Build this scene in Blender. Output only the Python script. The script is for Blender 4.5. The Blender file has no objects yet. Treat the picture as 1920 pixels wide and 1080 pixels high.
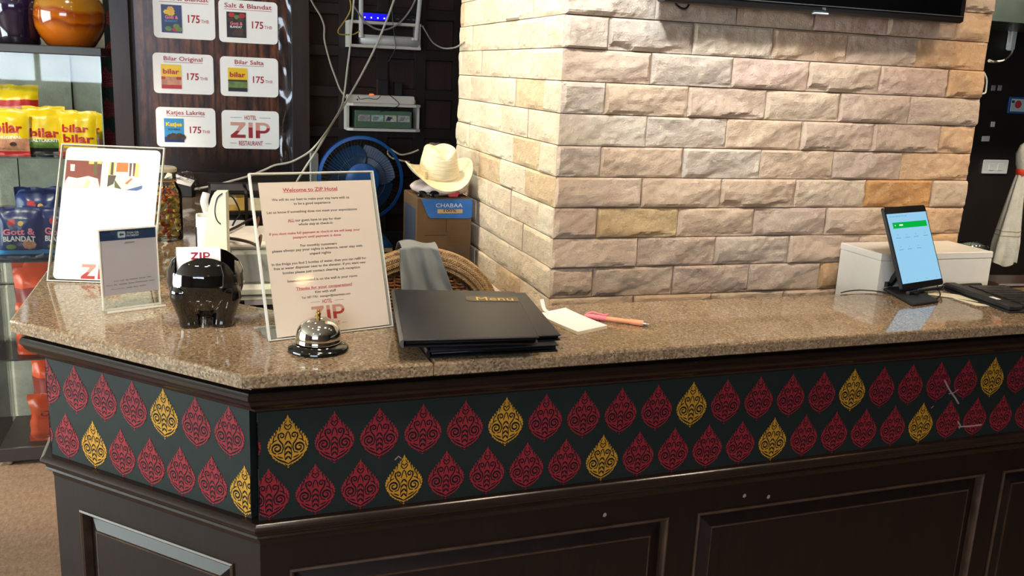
import bpy, bmesh, math, random
from mathutils import Vector, Matrix, noise
sc = bpy.context.scene
COL = sc.collection
# ------------------------------------------------------------------ camera
CAM = Vector((0, 0, 1.53)); FPX = 1720.17
YAW, PIT, ROL = 0.326495, 0.228569, 0.0452923
_f = Vector((math.sin(YAW)*math.cos(PIT), math.cos(YAW)*math.cos(PIT), -math.sin(PIT)))
_r0 = Vector((math.cos(YAW), -math.sin(YAW), 0)); _u0 = _r0.cross(_f)
_r = _r0*math.cos(ROL) + _u0*math.sin(ROL); _u = -_r0*math.sin(ROL) + _u0*math.cos(ROL)
cd = bpy.data.cameras.new('camera'); cam = bpy.data.objects.new('camera', cd); COL.objects.link(cam)
cd.sensor_width = 36; cd.lens = FPX/1920*36; cd.clip_start = .02
cam.matrix_world = Matrix(((_r.x, _u.x, -_f.x, CAM.x), (_r.y, _u.y, -_f.y, CAM.y), (_r.z, _u.z, -_f.z, CAM.z), (0, 0, 0, 1)))
sc.camera = cam
# ------------------------------------------------------------------ world, exposure
w = bpy.data.worlds.new('world'); sc.world = w; w.use_nodes = True
w.node_tree.nodes['Background'].inputs[0].default_value = (.9, .95, 1, 1)
w.node_tree.nodes['Background'].inputs[1].default_value = .05
sc.view_settings.view_transform = 'Standard'; sc.view_settings.look = 'None'
sc.view_settings.gamma = 1; sc.view_settings.use_curve_mapping = False
sc.view_settings.exposure = -0.08
try: sc.cycles.max_bounces = 8; sc.cycles.transparent_max_bounces = 24
except Exception: pass

def light(name, kind, loc, energy, color, target=None, **kw):
    l = bpy.data.lights.new(name, kind); l.energy = energy; l.color = color
    for k, v in kw.items(): setattr(l, k, v)
    o = bpy.data.objects.new(name, l); COL.objects.link(o); o.location = loc
    if target is not None:
        o.rotation_euler = (Vector(target)-Vector(loc)).to_track_quat('-Z', 'Y').to_euler()
    return o
WARM = (1, .84, .64); NEUT = (1, .90, .76); COOL = (.84, .93, 1)
CEIL = 2.75
# ceiling downlights, some added to brighten single things: (x, y, watts, colour, target, cone)
DOWN = [(.20, 1.05, 11, NEUT, (.2, 1.35, 1.1), 70), (1.0, .95, 10.5, WARM, (1.1, 1.45, 1.2), 80), (1.85, .95, 9.5, WARM, (1.75, 1.45, 1.2), 80), (-.62, .95, 34, NEUT, (-.2, 1.86, 1.28), 36),
        (2.33, -1.48, 3, WARM, None, 130), (.3, -1.4, 3, WARM, None, 130), (-1.4, -.9, 7, NEUT, None, 130),
        (.0, 2.10, 40, (1, .87, .66), (.70, 2.10, 1.95), 62), (-.95, 1.75, 100, NEUT, (-.60, 3.66, .65), 38), (-.42, 2.9, 7, NEUT, (-.29, 3.99, 1.45), 26), (2.6, .9, 26, NEUT, (2.08, 2.05, 1.15), 44), (2.9, 2.6, 55, NEUT, (3.4, 3.66, 1.1), 80),  # cabinet, wall panel, towel and switch lamps are added to brighten them
        (.30, 1.0, 64, (.74, .88, 1), (.86, 1.78, 1.95), 40), (.05, .42, 13, NEUT, (.19, 1.52, 1.22), 30)]  # last lamp is added to brighten the welcome sign
for i, (x, y, e, c, tg, cone) in enumerate(DOWN):
    light('spot', 'SPOT', (x, y, CEIL-.05), e*4, c, tg or (x, y, 0), spot_size=math.radians(cone), spot_blend=.6, shadow_soft_size=.09)
# daylight comes in through a window behind the viewer and an added, unseen one at the left (window_1, side_fill_window: glowing panes)

# ------------------------------------------------------------------ placing helpers
def ray(px, py): return _r*(px-960) + _u*(540-py) + _f*FPX
def at_z(px, py, z): d = ray(px, py); return CAM + d*((z-CAM.z)/d.z)
def at_y(px, py, y): d = ray(px, py); return CAM + d*((y-CAM.y)/d.y)
def at_x(px, py, x): d = ray(px, py); return CAM + d*((x-CAM.x)/d.x)
def at_p(px, py, p, n): d = ray(px, py); return CAM + d*((Vector(p)-CAM).dot(n)/d.dot(n))

# ------------------------------------------------------------------ materials
def lin(c):
    def f(v):
        v /= 255.0
        return v/12.92 if v <= .04045 else ((v+.055)/1.055)**2.4
    return (f(c[0]), f(c[1]), f(c[2]), 1)
class NT:
    def __init__(s, name):
        s.m = bpy.data.materials.new(name); s.m.use_nodes = True; s.t = s.m.node_tree
        s.b = s.t.nodes['Principled BSDF']; s.out = s.t.nodes['Material Output']; s._c = None
    def n(s, typ, **kw):
        x = s.t.nodes.new(typ)
        for k, v in kw.items(): setattr(x, k, v)
        return x
    def l(s, a, b): s.t.links.new(a, b)
    def coord(s, scale=(1, 1, 1), kind='Object'):
        tc = s.n('ShaderNodeTexCoord'); mp = s.n('ShaderNodeMapping'); mp.inputs['Scale'].default_value = scale
        s.l(tc.outputs[kind], mp.inputs[0]); return mp.outputs[0]
    def noise(s, scale, detail=4, rough=.55, vec=None):
        x = s.n('ShaderNodeTexNoise'); x.inputs['Scale'].default_value = scale; x.inputs['Detail'].default_value = detail
        x.inputs['Roughness'].default_value = rough
        if vec is not None: s.l(vec, x.inputs['Vector'])
        return x.outputs['Fac']
    def ramp(s, fac, stops):
        x = s.n('ShaderNodeValToRGB'); e = x.color_ramp.elements
        while len(e) < len(stops): e.new(.5)
        for i, (p, c) in enumerate(stops): e[i].position = p; e[i].color = c if len(c) == 4 else lin(c)
        s.l(fac, x.inputs[0]); return x.outputs[0]
    def mix(s, fac, a, b, mode='MIX'):
        x = s.n('ShaderNodeMix', data_type='RGBA', blend_type=mode)
        for sock, v in ((x.inputs[0], fac), (x.inputs[6], a), (x.inputs[7], b)):
            if hasattr(v, 'links'): s.l(v, sock)
            else: sock.default_value = v
        return x.outputs[2]
    def bump(s, h, strength=.3, dist=.01):
        x = s.n('ShaderNodeBump'); x.inputs['Strength'].default_value = strength; x.inputs['Distance'].default_value = dist
        s.l(h, x.inputs['Height']); s.l(x.outputs[0], s.b.inputs['Normal']); return x
def setp(b, **kw):
    for k, v in kw.items(): b.inputs[k].default_value = v
def M(name, c, rough=.5, metal=0, var=.12, vs=30, bs=0, bscale=200, coat=0, spec=.5, sub=0):
    t = NT(name); v = t.coord()
    a = lin(c); d = tuple(x*(1-var) for x in a[:3])+(1,); e = tuple(min(1, x*(1+var*.6)) for x in a[:3])+(1,)
    t.l(t.ramp(t.noise(vs, 4, .6, v), [(.3, d), (.7, e)]), t.b.inputs['Base Color'])
    setp(t.b, Roughness=rough, Metallic=metal); t.b.inputs['Specular IOR Level'].default_value = spec
    t.b.inputs['Coat Weight'].default_value = coat; t.b.inputs['Coat Roughness'].default_value = .05
    if bs: t.bump(t.noise(bscale, 3, .6, v), bs, .002)
    return t.m
def EM(name, c, strength):
    t = NT(name); t.b.inputs['Base Color'].default_value = (0, 0, 0, 1)
    t.b.inputs['Emission Color'].default_value = lin(c); t.b.inputs['Emission Strength'].default_value = strength
    t.b.inputs['Roughness'].default_value = .25
    return t.m
def GLASS(name, tint=(1, 1, 1, 1), refl=1.0, rough=.02, ior=1.45):
    t = NT(name); t.t.nodes.remove(t.b)
    tr = t.n('ShaderNodeBsdfTransparent'); tr.inputs[0].default_value = tint
    gl = t.n('ShaderNodeBsdfGlossy'); gl.inputs['Roughness'].default_value = rough
    fr = t.n('ShaderNodeFresnel'); fr.inputs[0].default_value = ior
    # geometry has two faces per pane, back faces reflect nothing extra
    mx = t.n('ShaderNodeMixShader'); mu = t.n('ShaderNodeMath', operation='MULTIPLY'); mu.inputs[1].default_value = refl
    t.l(fr.outputs[0], mu.inputs[0]); t.l(mu.outputs[0], mx.inputs[0])
    t.l(tr.outputs[0], mx.inputs[1]); t.l(gl.outputs[0], mx.inputs[2]); t.l(mx.outputs[0], t.out.inputs[0])
    return t.m
m_acryl = GLASS('clear_acrylic', (.97, .98, .96, 1), .6, .05)
m_glass = GLASS('cabinet_glass', (.93, .96, .94, 1), 1.0)
m_jar = GLASS('jar_glass', (.93, .95, .88, 1), 1.0, .03)
m_film = GLASS('clear_film', (.86, .87, .9, 1), 2.2, .12)
def edge_mat():
    t = NT('acrylic_edge'); setp(t.b, Roughness=.25); t.b.inputs['Base Color'].default_value = lin((236, 232, 220))
    t.b.inputs['Transmission Weight'].default_value = .35; return t.m
m_edge = edge_mat()
m_black = M('black_plastic', (22, 22, 24), .35)
m_blackg = M('glossy_black_ceramic', (9, 8, 8), .06, coat=1, var=.05)
m_rub = M('matte_black', (24, 23, 24), .7)
m_leather = M('black_leatherette', (44, 44, 47), .38, bs=.25, bscale=900, vs=12)
m_leather2 = M('black_leatherette_edge', (18, 18, 20), .3, bs=.2, bscale=900)
m_chrome = M('chrome', (235, 232, 226), .05, metal=1, var=.02)
m_steel = M('steel', (170, 170, 168), .25, metal=1)
m_brass = M('old_brass', (150, 116, 60), .35, metal=1)
m_gold = M('gold_print', (222, 180, 92), .4)
m_white = M('white_plastic', (226, 226, 222), .35, var=.03)
m_whiteb = M('white_laminate', (232, 226, 214), .3, var=.03)
m_paper = M('paper', (244, 240, 234), .55, var=.015, vs=6)
m_paperp = M('pink_white_paper', (250, 228, 214), .4, var=.02, vs=4)
m_paperb = M('glossy_white_paper', (252, 252, 250), .35, var=.01)
m_cream = M('cream_paper', (236, 222, 190), .6)
m_redink = M('red_ink', (205, 62, 78), .5, var=.04)
m_crim = M('crimson_ink', (168, 30, 52), .5, var=.04)
m_zip = M('logo_red', (196, 66, 62), .5, var=.05)
m_zipd = M('logo_dark_red', (158, 28, 46), .5, var=.05)
m_zipl = M('logo_pale_red', (216, 160, 146), .5, var=.05)
m_ink = M('grey_ink', (92, 82, 78), .5)
m_inkl = M('pale_ink', (150, 142, 146), .5)
m_navy = M('navy_print', (38, 62, 98), .4)
m_beige = M('printer_beige', (196, 196, 180), .45, var=.04)
m_grey = M('printer_grey', (150, 152, 148), .5, var=.05)
m_cable = M('white_cable', (214, 208, 190), .45, var=.05)
m_cableg = M('grey_cable', (158, 152, 146), .45)
m_cabley = M('yellow_cable', (186, 158, 66), .45)
m_blue = M('fan_blue', (28, 92, 168), .3)
m_blued = M('fan_blade_blue', (16, 62, 104), .3)
m_cbrd = M('cardboard', (100, 74, 44), .75, vs=14, var=.18)  # cardboard brown is darkened to carry the pillar's shade
m_cbrdl = M('cardboard_light', (196, 160, 104), .75)
m_boxblue = M('box_blue_print', (40, 104, 176), .5)
m_cloth = M('grey_cotton', (128, 132, 132), .9, bs=.3, bscale=700, vs=10)
m_towel = M('white_terry', (222, 216, 196), .95, bs=.9, bscale=520, vs=40)
m_orange = M('orange_ribbon', (226, 66, 28), .6)
m_green = M('green_box', (86, 118, 92), .45)
m_slab = M('grey_metal_slab', (58, 58, 57), .4)
m_dkslab = M('dark_slab', (44, 38, 38), .45)
m_wirew = M('bottle_cap_white', (225, 225, 225), .3)
m_pink = M('pink_pen_plastic', (246, 134, 146), .3)
m_pen = M('orange_pen_grip', (246, 160, 116), .45)
m_penb = M('pen_barrel', (238, 204, 180), .2)
m_yel = M('yellow_foil', (246, 206, 22), .3, vs=14, var=.12)
m_yelc = M('yellow_card', (206, 168, 78), .6)
m_bagr = M('red_foil', (190, 40, 40), .3)
m_bagk = M('black_foil', (40, 36, 40), .3)
m_bagb = M('blue_foil', (36, 50, 108), .3, vs=20, var=.35)
m_bagbl = M('light_blue_foil', (60, 150, 206), .35)
m_bago = M('orange_foil', (250, 84, 34), .28, vs=12, var=.2)
m_bagod = M('dark_orange_foil', (150, 38, 26), .35)
m_chip = M('chip_print', (236, 180, 84), .4, vs=60, var=.3)
m_candy = M('candy_print', (214, 150, 120), .4, vs=60, var=.35)
m_choc = M('liquorice_print', (70, 50, 44), .4, vs=60, var=.4)
m_gum = M('green_print', (110, 140, 70), .4, vs=50, var=.4)
m_brick_core = M('stone_core', (112, 92, 70), .9)
m_darkwall = M('dark_stained_wall', (34, 28, 26), .5, vs=8, var=.2)
m_dkgreen = M('dark_grey_green', (62, 70, 64), .35, vs=5, var=.3)
m_screen = EM('phone_screen', (158, 216, 248), .95)
m_scrg = EM('screen_green', (0, 190, 70), .9)
m_scrd = EM('screen_icon', (120, 172, 206), .75)
m_led = EM('led_white', (215, 225, 255), 6)
m_ledb = EM('led_blue_glow', (20, 10, 235), 1.6)
m_ledr = EM('led_red', (255, 60, 20), 6)
m_lamp = EM('lamp_glow', (255, 214, 150), 40)
m_day = EM('daylight_pane', (225, 238, 255), 15); m_sidefill = EM('added_side_pane_glow', (228, 242, 240), 17)  # second glow belongs to the added side window
m_ceil = M('ceiling_paint', (176, 166, 152), .9)
m_wallp = M('wall_plaster', (96, 82, 70), .9)
m_frame = M('window_frame', (60, 50, 44), .5)

def wood(name, c1, c2, scale=(3, 3, 30), rough=.35, coat=.2, axis=None, wear=True):
    t = NT(name); v = t.coord(scale)
    n1 = t.noise(2.2, 6, .62, v)
    col = t.ramp(n1, [(.25, c1), (.75, c2)])
    if wear:
        v2 = t.coord((6, 6, 6)); n2 = t.noise(4, 8, .75, v2)
        col = t.mix(t.ramp(n2, [(.66, (0, 0, 0, 1)), (.76, (.35, .35, .35, 1))]), col, lin((104, 70, 52)))
    t.l(col, t.b.inputs['Base Color']); setp(t.b, Roughness=rough)
    t.b.inputs['Coat Weight'].default_value = coat; t.b.inputs['Coat Roughness'].default_value = .18
    t.bump(n1, .12, .002); t.b.inputs['Specular IOR Level'].default_value = .3
    return t.m
m_wood = wood('dark_stained_wood', (19, 12, 10), (34, 21, 17), (30, 30, 4), .42, .06)
m_woodh = wood('dark_stained_wood_rail', (19, 12, 10), (36, 22, 18), (5, 5, 30), .2)
m_worn = M('worn_wood_edge', (66, 49, 38), .4, vs=25, var=.5)
m_wood2 = wood('lattice_wood', (28, 21, 19), (42, 31, 27), (20, 20, 4), .45, .05, wear=False)
m_wood3 = wood('lattice_panel', (40, 26, 22), (62, 40, 31), (14, 14, 3), .5, 0, wear=False)
m_woodf = wood('partition_frame', (28, 20, 18), (44, 32, 28), (20, 20, 3), .4, .1, wear=False)
def poster_mat():
    t = NT('poster_plank_print'); tc = t.coord((1, 1, 1))
    br = t.n('ShaderNodeTexNoise'); br.inputs['Scale'].default_value = 1; br.inputs['Detail'].default_value = 6; br.inputs['Roughness'].default_value = .7
    t.l(t.coord((26, 26, 4.5)), br.inputs['Vector'])
    col = t.ramp(br.outputs['Fac'], [(.28, (22, 14, 14)), (.45, (66, 36, 26)), (.6, (122, 72, 44)), (.78, (160, 104, 66))])
    w = t.n('ShaderNodeTexWave', wave_type='BANDS', bands_direction='X'); w.inputs['Scale'].default_value = 9; w.inputs['Distortion'].default_value = 1.2; w.inputs['Detail'].default_value = 3
    t.l(tc, w.inputs['Vector'])
    col = t.mix(t.ramp(w.outputs['Fac'], [(.0, (.75, .75, .75, 1)), (.18, (0, 0, 0, 1))]), col, lin((26, 16, 15)))
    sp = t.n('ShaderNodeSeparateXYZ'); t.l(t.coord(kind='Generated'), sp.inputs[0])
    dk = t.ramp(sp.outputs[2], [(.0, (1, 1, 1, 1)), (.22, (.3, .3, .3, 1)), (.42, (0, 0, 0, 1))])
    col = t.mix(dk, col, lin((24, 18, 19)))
    t.l(col, t.b.inputs['Base Color']); setp(t.b, Roughness=.25); return t.m
m_poster = poster_mat()
def granite():
    t = NT('polished_granite'); v = t.coord()
    vo = t.n('ShaderNodeTexVoronoi'); vo.inputs['Scale'].default_value = 330; t.l(v, vo.inputs['Vector'])
    sx = t.n('ShaderNodeSeparateColor'); t.l(vo.outputs['Color'], sx.inputs[0])
    col = t.ramp(sx.outputs[0], [(.0, (60, 50, 42)), (.12, (94, 80, 64)), (.4, (124, 106, 85)), (.65, (146, 128, 103)), (.86, (174, 159, 130)), (.95, (120, 98, 78))])
    n = t.noise(60, 5, .6, v)
    col = t.mix(t.ramp(n, [(.35, (0, 0, 0, 1)), (.7, (.55, .55, .55, 1))]), col, lin((138, 110, 86)))
    vo2 = t.n('ShaderNodeTexVoronoi'); vo2.inputs['Scale'].default_value = 210; t.l(v, vo2.inputs['Vector'])
    s2 = t.n('ShaderNodeSeparateColor'); t.l(vo2.outputs['Color'], s2.inputs[0])
    near = t.ramp(vo2.outputs['Distance'], [(.18, (1, 1, 1, 1)), (.32, (0, 0, 0, 1))])
    pick = t.ramp(s2.outputs[1], [(.80, (0, 0, 0, 1)), (.82, (1, 1, 1, 1))])
    col = t.mix(t.mix(1.0, near, pick, 'MULTIPLY'), col, lin((46, 38, 34)))
    n3 = t.noise(3.2, 3, .5, v)
    col = t.mix(t.ramp(n3, [(.35, (0, 0, 0, 1)), (.7, (.35, .35, .35, 1))]), col, lin((128, 108, 84)))
    t.l(col, t.b.inputs['Base Color']); setp(t.b, Roughness=.06); t.b.inputs['Specular IOR Level'].default_value = .75
    return t.m
m_granite = granite()
def stone():
    t = NT('split_sandstone'); v = t.coord(); oi = t.n('ShaderNodeObjectInfo')
    gv = t.n('ShaderNodeTexCoord'); ge = t.n('ShaderNodeNewGeometry')
    n1 = t.noise(9, 6, .65, ge.outputs['Position'])
    col = t.mix(t.ramp(n1, [(.3, (.0, .0, .0, 1)), (.75, (.42, .42, .42, 1))]), oi.outputs['Color'], lin((168, 136, 112)))
    n2 = t.noise(46, 5, .7, ge.outputs['Position'])
    col = t.mix(t.ramp(n2, [(.5, (0, 0, 0, 1)), (.8, (.5, .5, .5, 1))]), col, lin((226, 208, 176)))
    n4 = t.noise(18, 6, .75, ge.outputs['Position'])
    col = t.mix(t.ramp(n4, [(.62, (0, 0, 0, 1)), (.74, (.5, .5, .5, 1))]), col, lin((122, 96, 72)))
    t.l(col, t.b.inputs['Base Color']); setp(t.b, Roughness=.85); t.b.inputs['Specular IOR Level'].default_value = .25
    ad = t.n('ShaderNodeMath', operation='ADD'); t.l(t.noise(60, 8, .7, ge.outputs['Position']), ad.inputs[0]); t.l(t.noise(260, 4, .6, ge.outputs['Position']), ad.inputs[1])
    t.bump(ad.outputs[0], .6, .004)
    return t.m
m_stone = stone()
def greystone():
    t = NT('grey_stone_cladding'); v = t.coord((1, 1, 1))
    n = t.noise(7, 7, .65, v)
    col = t.ramp(n, [(.25, (142, 138, 124)), (.5, (176, 172, 156)), (.75, (204, 200, 186))])
    t.l(col, t.b.inputs['Base Color']); setp(t.b, Roughness=.8); t.bump(t.noise(20, 6, .7, v), .4, .01); return t.m
m_gstone = greystone()
def floormat():
    t = NT('floor_stone'); v = t.coord((26, 9, 1)); n = t.noise(3, 7, .7, v)
    col = t.ramp(n, [(.25, (104, 80, 62)), (.5, (136, 108, 86)), (.75, (160, 132, 106))])
    n2 = t.noise(90, 3, .6, t.coord()); col = t.mix(t.ramp(n2, [(.5, (0, 0, 0, 1)), (.8, (.4, .4, .4, 1))]), col, lin((190, 162, 130)))
    t.l(col, t.b.inputs['Base Color']); setp(t.b, Roughness=.6); t.bump(n2, .25, .004); return t.m
m_floor = floormat()
def rattan(name, c1, c2, sx, sz):
    t = NT(name); v = t.coord((sx, sx, sz))
    n = t.noise(1, 3, .6, v); col = t.ramp(n, [(.3, c1), (.7, c2)])
    t.l(col, t.b.inputs['Base Color']); setp(t.b, Roughness=.45); t.bump(n, .4, .003); return t.m
m_rattan = rattan('pale_rattan', (122, 92, 58), (176, 142, 98), 130, 130)
m_rattand = rattan('brown_wicker', (88, 52, 28), (146, 96, 56), 60, 60)
m_panel = M('black_painted_panel', (30, 38, 36), .5, vs=40, var=.1, bs=.08, bscale=400, spec=.18)
m_motr = M('red_stencil_paint', (138, 36, 46), .55, vs=60, var=.12, spec=.2)
m_moty = M('gold_stencil_paint', (186, 136, 40), .55, vs=60, var=.12, spec=.2)
m_motl = M('stencil_line', (20, 22, 24), .55, spec=.15)
m_straw = rattan('straw', (208, 192, 152), (236, 224, 190), 30, 420)
def glaze(name, stops, wav=.02):
    t = NT(name); sp = t.n('ShaderNodeSeparateXYZ'); t.l(t.coord(kind='Generated'), sp.inputs[0])
    ad = t.n('ShaderNodeMath', operation='MULTIPLY_ADD'); t.l(t.noise(5, 3, .5, t.coord()), ad.inputs[0]); ad.inputs[1].default_value = wav; t.l(sp.outputs[2], ad.inputs[2])
    t.l(t.ramp(ad.outputs[0], stops), t.b.inputs['Base Color']); setp(t.b, Roughness=.12); t.b.inputs['Coat Weight'].default_value = .7; return t.m
m_vpur = glaze('purple_glaze', [(0, (24, 18, 30)), (.45, (40, 26, 54)), (.62, (44, 30, 64)), (.68, (36, 48, 96)), (.85, (70, 60, 58))])
m_vor = glaze('orange_glaze', [(.12, (124, 52, 8)), (.3, (184, 90, 10)), (.42, (196, 104, 14)), (.5, (140, 54, 10)), (.53, (186, 98, 14)), (.62, (150, 62, 12)), (.66, (176, 118, 30)), (.8, (158, 108, 32)), (.86, (226, 214, 130))], .35)
# ------------------------------------------------------------------ mesh helpers
class MB:
    def __init__(s, mtx=None): s.v = []; s.f = []; s.mi = []; s.mtx = mtx
    def add(s, vs, fs, mi=0):
        o = len(s.v)
        for p in vs:
            p = Vector(p); s.v.append(tuple(s.mtx @ p) if s.mtx else tuple(p))
        for f in fs: s.f.append([i+o for i in f]); s.mi.append(mi)
        return s
    def box(s, x0, x1, y0, y1, z0, z1, mi=0, bev=0):
        if bev:
            b = min(bev, (x1-x0)*.45, (y1-y0)*.45, (z1-z0)*.45)
            return s.rings([[(x0+i, y0+i, z), (x1-i, y0+i, z), (x1-i, y1-i, z), (x0+i, y1-i, z)] for i, z in ((b, z0), (0, z0+b), (0, z1-b), (b, z1))], mi, True, True)
        v = [(x0, y0, z0), (x1, y0, z0), (x1, y1, z0), (x0, y1, z0), (x0, y0, z1), (x1, y0, z1), (x1, y1, z1), (x0, y1, z1)]
        return s.add(v, [(3, 2, 1, 0), (4, 5, 6, 7), (0, 1, 5, 4), (1, 2, 6, 5), (2, 3, 7, 6), (3, 0, 4, 7)], mi)
    def rings(s, rs, mi=0, cap0=True, cap1=True, close=True):
        n = len(rs[0]); v = [p for r in rs for p in r]; f = []
        for k in range(len(rs)-1):
            for i in range(n if close else n-1):
                j = (i+1) % n; f.append((k*n+i, k*n+j, (k+1)*n+j, (k+1)*n+i))
        if cap0: f.append(tuple(range(n-1, -1, -1)))
        if cap1: f.append(tuple(range((len(rs)-1)*n, len(rs)*n)))
        return s.add(v, f, mi)
    def lathe(s, prof, n=32, mi=0, c=(0, 0, 0), cap0=True, cap1=True, sx=1, sy=1):
        return s.rings([[(c[0]+r*sx*math.cos(2*math.pi*i/n), c[1]+r*sy*math.sin(2*math.pi*i/n), c[2]+z) for i in range(n)] for r, z in prof], mi, cap0, cap1)
    def quad(s, a, b, c, d, mi=0): return s.add([a, b, c, d], [(0, 1, 2, 3)], mi)
    def prism(s, pts, h0, h1, mi=0, axis='z'):
        g = {'z': lambda p, h: (p[0], p[1], h), 'y': lambda p, h: (p[0], h, p[1]), 'x': lambda p, h: (h, p[0], p[1])}[axis]
        return s.rings([[g(p, h0) for p in pts], [g(p, h1) for p in pts]], mi)
    def tube(s, pts, r, n=8, mi=0, caps=True, taper=None):
        pts = [Vector(p) for p in pts]; rs = []; nrm = None
        for i, p in enumerate(pts):
            t = (pts[min(i+1, len(pts)-1)]-pts[max(i-1, 0)]).normalized()
            if nrm is None:
                nrm = t.orthogonal().normalized()
            nrm = (nrm - t*nrm.dot(t)).normalized(); b = t.cross(nrm)
            rr = r if taper is None else r*taper(i/(len(pts)-1))
            rs.append([tuple(p+(nrm*math.cos(2*math.pi*k/n)+b*math.sin(2*math.pi*k/n))*rr) for k in range(n)])
        return s.rings(rs, mi, caps, caps)
    def grid(s, fn, nu, nv, mi=0, close_u=False):
        v = [fn(i/nu, j/nv) for j in range(nv+1) for i in range(nu+1)]
        return s.add(v, [(j*(nu+1)+i, j*(nu+1)+i+1, (j+1)*(nu+1)+i+1, (j+1)*(nu+1)+i) for j in range(nv) for i in range(nu)], mi)
    def mesh(s, name, mats, smooth=False, angle=None):
        me = bpy.data.meshes.new(name); me.from_pydata(s.v, [], s.f)
        for m in (mats if isinstance(mats, (list, tuple)) else [mats]): me.materials.append(m)
        me.polygons.foreach_set('material_index', s.mi)
        if smooth: me.polygons.foreach_set('use_smooth', [True]*len(me.polygons))
        me.update()
        if smooth and angle:
            try: me.set_sharp_from_angle(angle=math.radians(angle))
            except Exception: pass
        return me
    def build(s, name, mats, parent=None, smooth=False, angle=40, loc=None):
        return put(name, s.mesh(name, mats, smooth, angle), parent, loc)
def put(name, me, parent=None, loc=None):
    o = bpy.data.objects.new(name, me); COL.objects.link(o)
    if parent is not None: o.parent = parent
    if loc is not None: o.location = loc
    return o
def thing(name, label, cat, loc=(0, 0, 0), rz=0, group=None):
    o = bpy.data.objects.new(name, None); COL.objects.link(o); o.empty_display_size = .05
    o.location = loc; o.rotation_euler = (0, 0, rz); o['label'] = label; o['category'] = cat
    if group: o['group'] = group
    return o
def tag(o, label, cat, group=None, kind=None):
    o['label'] = label; o['category'] = cat
    if group: o['group'] = group
    if kind: o['kind'] = kind
    return o
def struct(o): o['kind'] = 'structure'; return o
def spline(pts, k=8):
    pts = [Vector(p) for p in pts]; out = []
    for i in range(len(pts)-1):
        p0, p1, p2, p3 = pts[max(i-1, 0)], pts[i], pts[i+1], pts[min(i+2, len(pts)-1)]
        for j in range(k):
            t = j/k
            out.append(.5*((2*p1)+(p2-p0)*t+(2*p0-5*p1+4*p2-p3)*t*t+(3*p1-p0-3*p2+p3)*t**3))
    out.append(pts[-1]); return out
# --- flat lettering -------------------------------------------------
_tc = {}
def text_geo(s, bold=0):
    key = (s, bold)
    if key in _tc: return _tc[key]
    cu = bpy.data.curves.new('text', 'FONT'); cu.body = s; cu.resolution_u = 2; cu.offset = bold; cu.fill_mode = 'FRONT'
    ob = bpy.data.objects.new('text', cu); COL.objects.link(ob)
    dg = bpy.context.evaluated_depsgraph_get(); dg.update()
    me = ob.evaluated_get(dg).to_mesh()
    vs = [v.co.copy() for v in me.vertices]; fs = [tuple(p.vertices) for p in me.polygons]
    ob.evaluated_get(dg).to_mesh_clear(); bpy.data.objects.remove(ob); bpy.data.curves.remove(cu)
    x0 = min((v.x for v in vs), default=0); x1 = max((v.x for v in vs), default=1)
    _tc[key] = (vs, fs, x0, x1); return _tc[key]
def text(mb, s, cx, cy, h, F, width=None, mi=0, bold=0, left=False, shear=0):
    """lettering on the plane F(x, y) -> point; h = cap height (em * 0.7)"""
    vs, fs, x0, x1 = text_geo(s, bold)
    sy = h/.7; sx = sy if width is None else width/(x1-x0)
    ox = cx - (x0*sx if left else (x0+x1)/2*sx)
    mb.add([F(ox+(v.x+shear*v.y)*sx, cy+v.y*sy) for v in vs], fs, mi)
def bar(mb, x0, x1, y0, y1, F, mi=0): mb.add([F(x0, y0), F(x1, y0), F(x1, y1), F(x0, y1)], [(0, 1, 2, 3)], mi)
def rrect(x0, x1, y0, y1, r, k=5):
    out = []
    for cx, cy, a0 in ((x1-r, y1-r, 0), (x0+r, y1-r, 90), (x0+r, y0+r, 180), (x1-r, y0+r, 270)):
        for i in range(k+1):
            a = math.radians(a0+90*i/k); out.append((cx+r*math.cos(a), cy+r*math.sin(a)))
    return out
def poly(mb, pts, F, mi=0): mb.add([F(*p) for p in pts], [tuple(range(len(pts)))], mi)
def ribbon(mb, pts, wd, F, mi=0):
    n = len(pts)
    vs = []
    for i, p in enumerate(pts):
        a = pts[max(i-1, 0)]; b = pts[min(i+1, n-1)]
        dx, dy = b[0]-a[0], b[1]-a[1]; l = math.hypot(dx, dy) or 1
        w = wd(i/(n-1)) if callable(wd) else wd
        vs += [F(p[0]-dy/l*w/2, p[1]+dx/l*w/2), F(p[0]+dy/l*w/2, p[1]-dx/l*w/2)]
    mb.add(vs, [(2*i, 2*i+1, 2*i+3, 2*i+2) for i in range(n-1)], mi)

# ------------------------------------------------------------------ room shell
def slab(name, b, m): return struct(MB().box(*b).build(name, m))
slab('floor', (-5, 6, -3.6, 4.3, -.1, 0), m_floor)
slab('ceiling', (-5, 6, -3.6, 4.3, CEIL, CEIL+.1), m_ceil)
slab('wall_left', (-5.1, -5, -3.6, 4.3, 0, CEIL), m_wallp)
slab('wall_right', (6, 6.1, -3.6, 4.3, 0, CEIL), m_darkwall)
YB = 3.66
slab('wall_back', (-.30, 6, YB, YB+.1, 0, CEIL), m_darkwall)
slab('wall_front', (-5, 6, -3.7, -3.6, 0, CEIL), m_wallp)
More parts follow.
